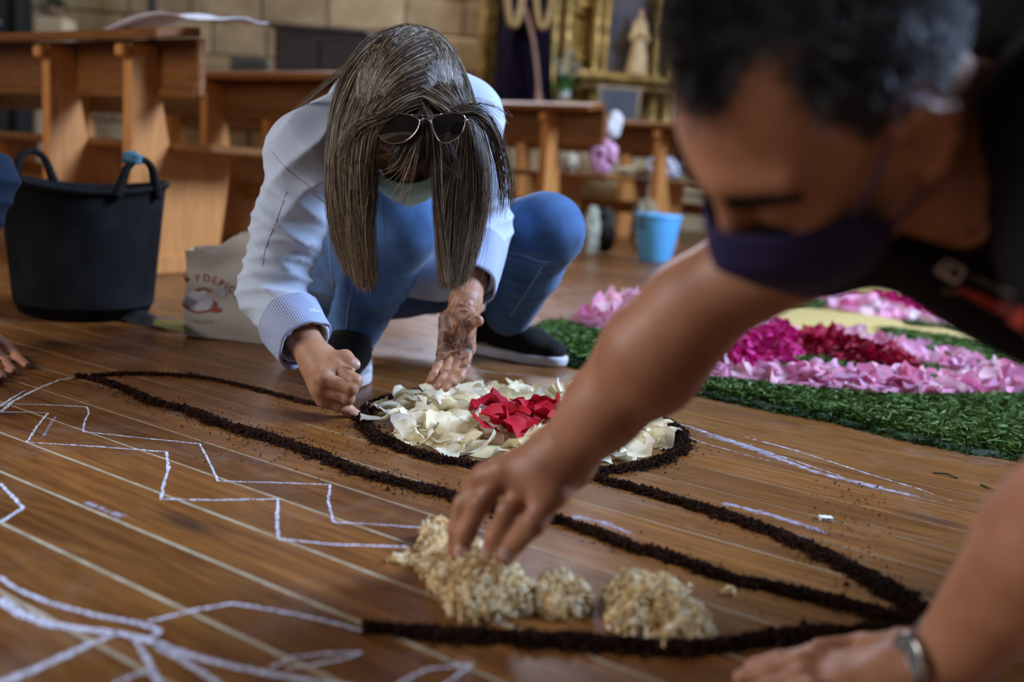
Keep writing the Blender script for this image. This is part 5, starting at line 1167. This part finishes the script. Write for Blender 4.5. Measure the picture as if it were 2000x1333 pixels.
BkR = [[(800, 58, 1.70), (840, 66, 1.72), (872, 90, 1.74), (890, 130, 1.74), (905, 180, 1.73), (922, 240, 1.71), (935, 300, 1.68), (940, 360, 1.65)],
       [(805, 60, 1.69), (850, 70, 1.68), (885, 108, 1.66), (908, 155, 1.64), (925, 215, 1.62), (940, 290, 1.61), (950, 360, 1.60), (945, 430, 1.59)]]
Ct = [[(828, 205, 1.448), (838, 232, 1.443), (842, 262, 1.443), (845, 295, 1.448), (848, 340, 1.455), (852, 400, 1.47), (860, 470, 1.49), (868, 540, 1.50)],
      [(829, 215, 1.446), (848, 240, 1.444), (858, 270, 1.446), (860, 310, 1.455), (858, 360, 1.465), (858, 420, 1.48), (862, 490, 1.50), (870, 552, 1.51)]]
Fr_ = [[(826, 215, 1.447), (800, 245, 1.446), (776, 275, 1.452), (762, 300, 1.462), (756, 318, 1.475), (752, 330, 1.485)], [(828, 225, 1.446), (818, 258, 1.444), (806, 288, 1.448), (796, 308, 1.455), (788, 322, 1.462), (782, 330, 1.468)],
       [(829, 230, 1.446), (833, 262, 1.443), (832, 290, 1.446), (830, 312, 1.452), (824, 325, 1.458), (818, 333, 1.465)], [(832, 232, 1.446), (862, 262, 1.450), (880, 290, 1.460), (890, 315, 1.47), (896, 335, 1.48), (900, 350, 1.49)]]
sets = []
for gd, n, sd, kw in ((Lg, 4200, 1, {}), (Rg, 3800, 2, {}), (Bk, 600, 3, dict(tonebase=.2)), (BkR, 600, 4, dict(tonebase=.2)), (Ct, 330, 5, dict(jit=.003)), (Fr_, 800, 6, dict(tonebase=.16, jit=.0035)),
      ([Lg[4], [(828, 200, 1.45), (800, 208, 1.442), (772, 226, 1.440), (742, 252, 1.448), (730, 300, 1.465), (734, 340, 1.48), (722, 430, 1.49), (726, 520, 1.5)]], 420, 7, {}),
      ([[(800, 60, 1.69), (740, 76, 1.66), (690, 115, 1.64), (655, 150, 1.66), (625, 175, 1.69), (598, 200, 1.71), (582, 215, 1.72), (572, 226, 1.72)]]*2, 26, 8, dict(jit=.004, clump=.2)),
      ([[(868, 205, 1.455), (890, 215, 1.45), (915, 210, 1.45), (945, 222, 1.46), (968, 255, 1.48), (985, 300, 1.5), (995, 350, 1.52), (998, 400, 1.53)], [(870, 212, 1.455), (895, 225, 1.45), (925, 225, 1.46), (950, 250, 1.48), (962, 290, 1.5), (972, 330, 1.51), (975, 370, 1.52), (970, 420, 1.53)]], 160, 9, dict(jit=.0045, tonebase=.38)),
      ([[(880, 225, 1.455), (905, 205, 1.45), (930, 200, 1.45), (955, 205, 1.46), (975, 215, 1.47), (992, 230, 1.48)]]*2, 14, 10, dict(jit=.006, clump=0., width=.0004)),
      ([[(770, 215, 1.44), (740, 228, 1.44), (715, 235, 1.45), (690, 250, 1.46), (672, 280, 1.48), (662, 330, 1.50)], [(770, 222, 1.44), (738, 240, 1.44), (712, 255, 1.45), (695, 285, 1.47), (690, 330, 1.48), (688, 400, 1.5)]], 120, 11, dict(jit=.005)),
      ([Lg[0], Lg[4]], 90, 12, dict(jit=.010, clump=0., width=.0004, tonebase=.6)), ([Rg[0], Rg[4]], 90, 13, dict(jit=.010, clump=0., width=.0004, tonebase=.6)),
      ([[(826, 225, 1.446), (800, 268, 1.446), (775, 300, 1.45), (745, 310, 1.46), (715, 312, 1.47), (700, 310, 1.48)], [(826, 225, 1.446), (820, 290, 1.442), (812, 340, 1.45), (806, 380, 1.46), (800, 410, 1.47), (798, 425, 1.47)]], 22, 14, dict(jit=.005, clump=0., width=.0004, tonebase=.5))):
    sets.append(lock(gd, n, sd, **kw))
def lift(P, C, ax, rad):
    q = np.einsum('nki,ji->nkj', P-C, np.array(ax)); k = np.linalg.norm(q/rad, axis=2); sc_ = np.where(k < 1, 1/np.maximum(k, .3), 1.)
    return C+np.einsum('nkj,ji->nki', q*sc_[..., None], np.array(ax))
_sr = random.Random(3); _jr = np.random.default_rng(77)
for i_, a in enumerate(sets):
    j_ = 1+.055*_jr.random((len(a[0]), 1, 1)); C0 = hc+hf*-.012+hu*.034
    sets[i_] = (C0+(lift(C0+(a[0]-C0)/j_, C0, [hf, hl, hu], np.array((.102, .080, .090))*.985)-C0)*j_, a[1], a[2])
hairo = strands('hair', np.vstack([a[0] for a in sets]), np.vstack([a[1] for a in sets]), np.vstack([a[2] for a in sets]), m_hairw, W)
# scalp under the strands
S = SDF(hc-.15, hc+.15, .004); ax = np.array([hf, hl, hu]); S.ell(hc+hf*-.012+hu*.034, np.array((.102, .080, .090))*.955, ax); S.cut(hc+hf*.083, hf+hu*-.25); V, F = S.mesh(2); obj('hair_roots', V, F, simple('dark_hair_roots', (.020, .014, .011), (.035, .024, .018), 150, .6, .5), W)
# sunglasses pushed up on the forehead
gl = empty('sunglasses', P_(820, 245, 1.43)); gl.parent = W; gl.location = [float(c) for c in P_(820, 245, 1.43)-wloc(W)]
m_wire = M('glasses_wire', (.62, .58, .66), .18, 1.).m; m_lens = M('dark_lens', (.012, .009, .008), .06, 0., .8).m
def lens(px, cx, cy, sgn):
    pts = [(px[i][0], px[i][1]) for i in range(len(px))]; P = [D(x, y, 1.428+.00016*abs(x-826)+.00010*(y-222)) for x, y in pts]; P = smoothpts(np.array(P+[P[0]]), 48)[:-1]
    c = P.mean(0); V = [c+cs((0, 0, .004))]; F = []; K = len(P)
    for q in (.5, .98):
        for p in P: V.append(c+(p-c)*q+cs((0, 0, .004*(1-q*q))))
    F = [(0, 1+i, 1+(i+1) % K) for i in range(K)]+[(1+i, 1+K+i, 1+K+(i+1) % K, 1+(i+1) % K) for i in range(K)]
    MB().add(V, F).build('lens', m_lens, gl); return P
z2 = lambda cx, cy: (700+cx/7.404, 200+cy/7.404)
PL = lens([z2(*q) for q in ((260, 260), (330, 180), (480, 155), (660, 165), (800, 200), (880, 260), (870, 360), (790, 480), (660, 570), (500, 595), (370, 555), (280, 440))], 0, 0, -1)
PR = lens([z2(*q) for q in ((1060, 260), (1110, 205), (1250, 165), (1430, 155), (1530, 200), (1545, 300), (1500, 430), (1400, 530), (1270, 585), (1170, 560), (1110, 460), (1075, 350))], 0, 0, 1)
mb = MB()
for P in (PL, PR): mb.tube(list(P)+[P[0], P[1]], .00095, 6, False)
dd = lambda cx, cy, e=0.: D(*z2(cx, cy), 1.427+e)
mb.tube(smoothpts([dd(760, 180), dd(880, 182, -.002), dd(1040, 186, -.002), dd(1200, 170)], 12), .00095, 6); mb.tube(smoothpts([dd(885, 280), dd(920, 245), dd(980, 240, -.002), dd(1040, 280)], 12), .0009, 6)
mb.tube([dd(885, 285), dd(900, 330, .008), dd(905, 360, .012)], .0007, 5); mb.tube([dd(1050, 285), dd(1060, 330, .008), dd(1075, 355, .012)], .0007, 5)
mb.build('frame', m_wire, gl)
for sg, a in ((-1, dd(262, 265, .008)), (1, dd(1545, 260, .008))):
    MB().tube(smoothpts([a, a+hl*(-sg)*-.000+cs((sg*.010, .012, -.03)), hc+hl*(.082 if (hl@cs((sg, 0, 0))) > 0 else -.082)+hu*.03, hc+hl*(.084 if (hl@cs((sg, 0, 0))) > 0 else -.084)-hf*.04], 14), .0013, 6).build('temple_arm', m_wire, gl)
# ---- the man in the foreground
m_skinm = skinmat('man_skin', (.44, .205, .115), (.33, .140, .074), None, .48)
MN = empty('person', G(1700, 1330)+(.5, .1, 0), 'man leaning over in black printed shirt and navy mask, reaching for the shavings', 'person')
mf = cs((-.63, -.765, -.10)); mf /= np.linalg.norm(mf); mu = cs((-.60, .42, .68)); mu -= mf*(mu@mf); mu /= np.linalg.norm(mu); ml = np.cross(mu, mf)
mc = D(1610, 178, .66)
sR, eR, wR = D(1790, 330, .80), D(1352, 602, .895), D(1092, 898, .985)
sL, eL, wL = D(2180, 230, .60), D(2190, 900, .62), D(1850, 1290, .800)
chm = D(2075, 270, .80); wst = D(2600, 420, .98); pv = D(3000, 640, 1.1); neck = D(1872, 335, .765)
lo = np.array([-.03, .50, .12]); hi = np.array([.86, 1.16, .72])
hd = SDF(mc-.19, mc+.19, .0036); head_sdf(hd, mc, mf, ml, mu, 1.); hd.cone(mc-mu*.055-mf*.03, neck, .058, .064, .025); HV, HF = hd.mesh(2)
S = SDF(np.array([.00, .45, -.01]), np.array([1.30, 1.25, .76]), .0055)
S.cone(mc-mu*.055-mf*.03, neck, .058, .064, .025); S.cone(neck, chm, .068, .11, .03); S.cone(chm, wst, .125, .12, .03); S.cone(wst, pv, .12, .13, .03)
S.cone(chm, sR, .07, .05, .03); S.cone(chm, sL, .07, .05, .03)
S.chain([sR, sR+(eR-sR)*.45, eR], [.055, .049, .042], .02); S.chain([sL, sL+(eL-sL)*.5, eL], [.055, .049, .041], .02)
kn1 = np.array([.95, .95, .06]); kn2 = np.array([.98, .72, .06])
S.cone(pv, kn1, .09, .06, .03); S.cone(pv, kn2, .09, .06, .03); S.cut(np.array([0, 0, .002]), (0, 0, -1)); BV, BF = S.mesh(2)
# reaching arm, grown finely from elbow to finger tips
d5 = lambda x, y, d: D(x, y, d)
lo5 = np.minimum.reduce([eR, wR, D(890, 1090, 1.03), D(985, 1095, 1.02)])-.08; hi5 = np.maximum.reduce([eR, wR, D(890, 1090, 1.03)])+.08
S = SDF(lo5, hi5, .0036)
S.cone(sR+(eR-sR)*.45, eR, .049, .042, .02); S.chain([eR, eR+(wR-eR)*.28, eR+(wR-eR)*.65, wR], [.043, .0475, .038, .0290], .015)
S.cone(eR+(wR-eR)*.05+cs((.010, -.01, 0)), eR+(wR-eR)*.35+cs((.012, -.012, 0)), .030, .034, .02)
A5, A5F = S.mesh(2)
mm_ = [d5(1030, 938, .985), d5(985, 922, .985), d5(950, 934, .995), d5(930, 955, 1.01)]
ff_ = [[d5(992, 1000, .975), d5(968, 1050, .985), d5(950, 1086, 1.0)], [d5(938, 985, .985), d5(912, 1040, .995), d5(901, 1082, 1.01)],
       [d5(908, 985, 1.0), d5(893, 1035, 1.01), d5(890, 1075, 1.02)], [d5(915, 1000, 1.02), d5(905, 1040, 1.03), d5(902, 1070, 1.035)]]
tt_ = [d5(1082, 960, .965), d5(1042, 1022, .960), d5(986, 1086, .985)]
S = SDF(np.minimum.reduce(mm_+[wR]+sum(ff_, []))-.07, np.maximum.reduce(mm_+[wR]+sum(ff_, []))+.07, .0026)
S.cone(eR+(wR-eR)*.75, wR, .0335, .0290, .015); hand(S, wR, mm_, ff_, tt_, .031, .0138, (.0116, .0106, .0098, .0084), .0028, .0165)
S.cone(wR, D(1060, 930, .975), .030, .022, .02)
H5, H5F = S.mesh(2)
# supporting arm with the watch, hand flat on the boards
S = SDF(np.array([.10, .46, -.005]), np.array([.56, 1.0, .40]), .0045)
S.cone(sL+(eL-sL)*.5, eL, .049, .041, .02); S.chain([eL, eL+(wL-eL)*.35, wL], [.043, .045, .030], .015)
m6 = [D(1680, 1288, .845), D(1652, 1300, .83), D(1640, 1325, .81), D(1650, 1352, .795)]
for p in m6: p[2] = .026
f6 = []
for i, (x, y) in enumerate(((1470, 1303), (1448, 1325), (1455, 1362), (1490, 1400))):
    g_ = G(x, y, .009); a_ = m6[i]; f6.append([a_+(g_-a_)*.42+np.array([0, 0, .010]), a_+(g_-a_)*.75+np.array([0, 0, .003]), g_])
t6 = [wL*.6+m6[0]*.4+np.array([0, .02, .004]), G(1690, 1262, .016), G(1600, 1268, .011)]
wL2 = wL.copy()
hand(S, wL2, m6, f6, t6, .031, .0155, (.0115, .0105, .0098, .0088), .0035, .018); S.cut(np.array([0, 0, .001]), (0, 0, -1))
H6, H6F = S.mesh(2)
V, F = joined([(BV, BF), (HV, HF), (A5, A5F), (H5, H5F), (H6, H6F)]); obj('body', V, F, m_skinm, MN)
fn = [((901, 1078, 1.0), .0062), ((951, 1082, .99), .0066), ((988, 1082, .975), .0072)]
nails(MN, [(D(x, y, d)+cs((0, .002, .0088)), cs((0, .35, 1)), cs((-.15, -1, 0)), w_, .0062) for (x, y, d), w_ in fn], m_nail)
# t-shirt
m_tee = clothmat('black_jersey', (.005, .005, .006), (.009, .009, .010), 800, .9, .3).m; m_tee.node_tree.nodes['Principled BSDF'].inputs['Sheen Weight'].default_value = 0
S = SDF(np.array([.12, .42, .05]), np.array([1.30, 1.25, .78]), .006)
cf = chm
S.cone(neck+(chm-neck)*.10, chm, .080, .135, .03); S.cone(D(1990, 60, .80), chm, .10, .13, .04); S.cone(D(1960, 200, .78), D(1985, 330, .78), .055, .055, .03); S.cone(chm, wst, .140, .135, .03); S.cone(wst, pv, .135, .145, .03)
S.cone(chm+cs((-.05, .02, 0)), sR, .10, .068, .03); S.cone(chm, sL, .10, .072, .03); S.cone(sR, sR+(eR-sR)*.38, .067, .062, .015); S.cone(sL, sL+(eL-sL)*.42, .071, .066, .015)
S.cone(D(1790, 340, .79), D(1960, 560, .80), .055, .04, .04); S.cone(D(1800, 470, .78), D(2060, 580, .80), .035, .06, .05)
S.cone(mc-mu*.055-mf*.03, neck+(chm-neck)*.10, .064, .068, .006, 'sub')
V, F = S.mesh(2); V = folds(V, F, [(D(1950, 380, .7), cs((.8, .6, 0)), .12, 110, .005), (D(1900, 520, .72), cs((.5, .9, 0)), .10, 130, .004)], 12, .003)
tee = obj('t_shirt', V, F, m_tee, MN); TV, TF = V, F
# printed chest logo: a pale block letter and a red flash, laid on the cloth
def printpatch(poly, mat, name, off=.0012, hole=None):
    q = onsurf(TV, TF, [D(x, y, .7) for x, y in poly], off)
    if len(q) == len(poly): return MB().add(q, [tuple(range(len(q)))]).build(name, mat, tee, False)
m_lt = simple('print_white', (.55, .52, .50), (.42, .40, .38), 50, .7, 0); m_rd = simple('print_red', (.42, .035, .02), (.30, .02, .015), 30, .7, 0); m_gr = simple('print_grey', (.10, .09, .09), (.06, .05, .05), 30, .7, 0)
def bar(p0, p1, wpx, mat, name, n=7, w1=None):
    p0 = np.array(p0, float); p1 = np.array(p1, float); d = (p1-p0)/np.linalg.norm(p1-p0); nn = np.array([-d[1], d[0]]); w1 = wpx if w1 is None else w1; a = []; b2 = []
    for i in range(n):
        t = i/(n-1); c = p0+(p1-p0)*t; ww = (wpx+(w1-wpx)*t)/2; a.append(c+nn*ww); b2.append(c-nn*ww)
    qa = onsurf(TV, TF, [D(x, y, .7) for x, y in a], .0022); qb = onsurf(TV, TF, [D(x, y, .7) for x, y in b2], .0022)
    if len(qa) == n and len(qb) == n: return MB().sheet([qa, qb]).build(name, mat, tee)
B = [((1846, 509), (1829, 526)), ((1829, 526), (1867, 548)), ((1867, 548), (1882, 527)), ((1846, 509), (1882, 527)), ((1856, 514), (1848, 537))]
for a, b2 in B: bar(a, b2, 7.5, m_lt, 'letter_stroke')
bar((1870, 560), (2010, 625), 10, m_rd, 'red_flash', 12, 34); bar((1890, 535), (1985, 575), 4, m_gr, 'small_print', 9, 9); bar((1840, 562), (1870, 570), 12, m_gr, 'small_print', 4, 8)
# trousers, out of the frame to the right
S = SDF(np.array([.72, .55, -.005]), np.array([1.75, 1.5, .62]), .009); S.cone(wst+(pv-wst)*.45, pv, .142, .155, .03); S.cone(pv, kn1, .115, .078, .03); S.cone(pv, kn2, .115, .078, .03); S.cut(np.array([0, 0, .003]), (0, 0, -1))
S.cone(kn1, kn1+np.array([.42, .05, .02]), .065, .05, .02); S.cone(kn2, kn2+np.array([.42, .05, .02]), .065, .05, .02); V, F = S.mesh(2); V[:, 2] = np.maximum(V[:, 2], .002); obj('trousers', V, F, clothmat('dark_trousers', (.02, .022, .03), (.03, .032, .04)).m, MN)
# watch
wd = (eL-wL)/np.linalg.norm(eL-wL); e1 = np.cross(wd, cs((0, 0, 1.))); e1 /= np.linalg.norm(e1); e2 = np.cross(wd, e1); wc = wL+wd*.012
wt = MB().lathe([(.0315, -.010), (.0335, -.009), (.0340, 0), (.0335, .009), (.0315, .010)], wc, 32, np.array([e1, e2, wd]), cap=False).build('watch', M('dark_watch_strap', (.03, .03, .03), .5).m, MN)
fd = cs((-.75, .35, .55)); fd -= wd*(fd@wd); fd /= np.linalg.norm(fd); s1 = np.cross(wd, fd); cc = wc+fd*.0335; AXW = np.array([wd, s1, fd])
MB().lathe([(.001, 0), (.017, 0), (.020, .003), (.0205, .007), (.0185, .0095), (.0168, .0085), (.001, .0085)], cc, 32, AXW, cap=False).build('case', M('steel_case', (.45, .45, .44), .25, 1.).m, wt)
MB().lathe([(.001, .0088), (.0166, .0088)], cc, 32, AXW, cap=False).build('dial', simple('dark_dial', (.07, .08, .085), (.16, .17, .17), 120, .25, 0), wt)
mb = MB(); mb.tube([cc+fd*.0094, cc+fd*.0094+s1*.012], .0005, 5); mb.tube([cc+fd*.0094, cc+fd*.0094+wd*.008], .0006, 5); mb.build('hands', M('pale_hands', (.7, .7, .7), .3).m, wt)
# mask with its straps
m_navy = clothmat('navy_mask_cloth', (.030, .023, .085), (.020, .016, .060), 500, .8, .25).m; m_navy.node_tree.nodes['Principled BSDF'].inputs['Sheen Weight'].default_value = 0
facemask(mc, mf, ml, mu, 1., [((.114, 0, -.006), (.102, .045, -.013), (.062, .070, -.014)), ((.133, 0, -.034), (.112, .055, -.038), (.050, .076, -.030)),
    ((.121, 0, -.078), (.102, .060, -.075), (.040, .074, -.050)), ((.104, 0, -.130), (.080, .048, -.115), (.044, .067, -.070))], m_navy, MN, n=22, m_=30)
m_strap = M('navy_strap', (.05, .04, .12), .6).m
hp_ = lambda a, b, c: mc+mf*a+ml*b+mu*c
for g in (1, -1):
    MB().tube(smoothpts([hp_(.060, g*.0725, -.016), hp_(.038, g*.079, .000), hp_(.022, g*.084, .018), hp_(.006, g*.090, .034), hp_(-.012, g*.086, .024)], 20), .0017, 6).build('mask_strap', m_strap, MN)
    MB().tube(smoothpts([hp_(.042, g*.0745, -.052), hp_(.022, g*.076, -.050), hp_(.010, g*.080, -.044), hp_(.0, g*.086, -.034), hp_(-.010, g*.086, -.020)], 16), .0017, 6).build('mask_strap', m_strap, MN)
# eyebrows and hair
def on_head(q):                                     # push a head-frame direction onto the skull ellipsoid
    c = np.array([-.012, 0, .035]); r_ = np.array([.100, .079, .088]); d = q-c; return c+d/np.sqrt(((d/r_)**2).sum(-1))[..., None]
r = np.random.default_rng(21); n = 15000; d = r.normal(size=(n*2, 3)); d /= np.linalg.norm(d, axis=1)[:, None]; q = on_head(np.array([-.012, 0, .035])+d*.05)
el = q[:, 2]; fr_ = q[:, 0]; sd_ = np.abs(q[:, 1])
# hairline: receding at the temples, sideburn before the ear, down to the nape behind
HLx = [0, .022, .036, .05, .06, .07, .077]; HLy = [.080, .084, .106, .092, .072, .045, -.015]; HFx = [-.12, -.05, -.022, -.008, .006, .016, .022]; HFy = [-.055, -.05, .020, .036, .034, .022, -.012]
def hairline(f0, a): return np.where(f0 > .022, np.interp(a, HLx, HLy), np.interp(f0, HFx, HFy))
line = hairline(fr_, sd_)
keep = el > line+.004*r.normal(size=len(el)); q = q[keep][:n]; k = 4; N_ = (q-np.array([-.012, 0, .035]))/np.array([.100, .079, .088])**2; N_ /= np.linalg.norm(N_, axis=1)[:, None]
top = np.clip((q[:, 2]-.03)/.08, 0, 1)[:, None]; ln = .004+.013*top; dr = N_*.8+np.array([.10, 0, .15])*top+r.normal(size=q.shape)*.42+np.stack([np.sin(q[:, 1]*260+q[:, 0]*190), np.cos(q[:, 0]*240+q[:, 2]*170), 0*q[:, 0]], 1)*.55*top
dr /= np.linalg.norm(dr, axis=1)[:, None]; cu = r.normal(size=q.shape)*.5
P = np.stack([q-N_*.001+dr*ln*t+cu*ln*t*t for t in np.linspace(0, 1, k)], 1); P = mc+P[..., :1]*mf+P[..., 1:2]*ml+P[..., 2:]*mu
m_hairm = hairmat('dark_cropped_hair', [(0., (.010, .009, .010)), (.6, (.022, .019, .020)), (.82, (.10, .10, .11)), (1., (.26, .27, .29))], .40, .9)
tn = np.clip(.30+.2*r.normal(size=len(q))+.42*np.exp(-((q[:, 1]-.055)/.035)**2)*(q[:, 0] < .03), 0, 1)[:, None]*np.ones(k)[None]  # greyer tone on his left side paints in the bluish highlights
strands('hair', P, np.full((len(q), k), .00055)*np.linspace(1, .5, k)[None], tn, m_hairm, MN)
# scalp showing dark between the hairs
n_ = 70; th_ = np.linspace(0, 2*pi, n_+1)[:-1]; ph_ = np.linspace(.0, pi*.80, 44); Pq = np.array([[(sin(p)*cos(t), sin(p)*sin(t), cos(p)) for t in th_] for p in ph_]); Q = on_head(np.array([-.012, 0, .035])+Pq*.05)
Q2 = np.array([-.012, 0, .035])+(Q-np.array([-.012, 0, .035]))*1.012; idx = lambda i, j: i*n_+j % n_; FF = []
for i in range(43):
    for j in range(n_):
        c_ = Q2[i, j]; a = abs(c_[1]); f0 = c_[0]
        ln_ = float(hairline(f0, a))
        if c_[2] > ln_+.004: FF.append((idx(i, j), idx(i+1, j), idx(i+1, j+1), idx(i, j+1)))
W3 = mc+Q2[..., :1]*mf+Q2[..., 1:2]*ml+Q2[..., 2:]*mu
obj('hair_roots', W3.reshape(-1, 3), FF, simple('cropped_roots', (.020, .016, .015), (.035, .027, .024), 200, .8, .5), MN)
m_brow = hairmat('dark_brow_hair', [(0., (.012, .009, .008)), (1., (.02, .015, .012))], .9, .05)
for g in (1, -1):
    m0 = 520; t = r.random(m0); a = hp_(0, 0, 0); c_ = np.stack([.0985-.026*t*t+.004*r.normal(size=m0)*.2, g*(.012+.046*t), (.018+.012*np.sin(t*2.2)-.006*t+(.0024-.0014*t)*r.normal(size=m0))], 1); dv = np.stack([.15+0*t, g*(.9+0*t), .2-.5*t], 1)*.008
    P = np.stack([c_+dv*s_+np.array([.001, 0, 0])*s_ for s_ in (0, .4, .8)], 1); P = mc+P[..., :1]*mf+P[..., 1:2]*ml+P[..., 2:]*mu; strands('eyebrow', P, np.full((m0, 3), .00045), np.full((m0, 3), .1), m_brow, MN)
    m0 = 60; t = np.linspace(0, 1, m0); c_ = np.stack([.0945-.010*t, g*(.020+.024*t), -.010+0*t], 1); P = np.stack([c_, c_+np.array([.004, 0, -.004]), c_+np.array([.008, 0, -.0045])], 1); P = mc+P[..., :1]*mf+P[..., 1:2]*ml+P[..., 2:]*mu; strands('eyelashes', P, np.full((m0, 3), .0003), np.full((m0, 3), .1), m_brow, MN)
# ---- the third person, mostly outside the frame at the left
T3 = empty('person', G(-200, 700), 'person at the left edge in dark blue sleeve, only elbow and fingers showing', 'person')
e3 = D(-22, 348, 1.95); w3 = D(-120, 640, 1.93); s3 = D(-330, 120, 2.0)
m7 = [D(-42, 668, 1.915), D(-48, 688, 1.90), D(-58, 705, 1.885), D(-70, 720, 1.87)]
f7 = [[D(-5, 662, 1.905), D(25, 688, 1.92), G(52, 714, .008)], [D(-15, 682, 1.885), D(8, 705, 1.89), G(26, 726, .008)], [D(-30, 702, 1.87), D(-8, 722, 1.87), G(4, 738, .008)], [D(-45, 718, 1.85), D(-28, 734, 1.85), G(-15, 748, .008)]]
t7 = [D(-95, 655, 1.95), D(-50, 650, 1.97), D(-20, 665, 1.99)]
S = SDF(np.array([-1.55, 1.55, -.005]), np.array([-.80, 2.35, .95]), .0048)
S.chain([s3, e3], [.05, .042], .02); S.chain([e3, w3], [.042, .027], .015); hand(S, w3, m7, f7, t7, .026, .0125, (.0105, .0098, .009, .008), .004, .0145)
tc = D(-620, 180, 2.05); S.cone(tc, s3, .13, .06, .04); S.cone(tc, tc+np.array([0, 0, .3]), .10, .05, .03); S.cone(tc, np.array([tc[0], tc[1]+.05, .12]), .13, .14, .04); S.cut(np.array([0, 0, .001]), (0, 0, -1))
V, F = S.mesh(2); obj('body', V, F, skinmat('third_skin', (.42, .20, .12), (.30, .13, .08)), T3)
S = SDF(np.array([-1.60, 1.50, .0]), np.array([-.80, 2.40, .95]), .006); S.chain([s3, e3], [.066, .054], .02); S.cone(e3, e3+(w3-e3)*.72, .054, .042, .015); S.cone(tc, s3, .155, .08, .04); S.cone(tc, np.array([tc[0], tc[1]+.05, .12]), .155, .16, .04); S.cut(np.array([0, 0, .002]), (0, 0, -1))
S.cone(e3+(w3-e3)*.5, w3, .034, .034, .006, 'sub'); V, F = S.mesh(2); V = folds(V, F, [(e3, cs((.2, 1, 0)), .1, 150, .005)], 31, .003);  obj('jacket', V, F, clothmat('dark_blue_fleece', (.006, .012, .024), (.010, .020, .038), 500, .9, .5).m, T3)
S = SDF(tc+np.array([-.14, -.16, .22]), tc+np.array([.14, .16, .56]), .006); hh3 = tc+np.array([.0, -.02, .38]); head_sdf(S, hh3, np.array([.6, -.7, -.39])/1.0, np.array([.76, .65, 0.]), np.array([.25, -.30, .92]), .95); V, F = S.mesh(2); obj('head', V, F, bpy.data.materials['third_skin'], T3)
S = SDF(hh3-.16, hh3+.17, .006); S.ell(hh3+np.array([-.015, .02, .035]), (.098, .098, .098)); S.cut(hh3+np.array([.05, -.05, .0]), (.55, -.65, -.4)); V, F = S.mesh(2); obj('hair', V, F, simple('third_hair', (.03, .02, .015), (.05, .035, .025), 90, .6, .6), T3)

for nm_ in ('dark_blue_fleece', 'dark_trousers'): bpy.data.materials[nm_].node_tree.nodes['Principled BSDF'].inputs['Sheen Weight'].default_value = 0
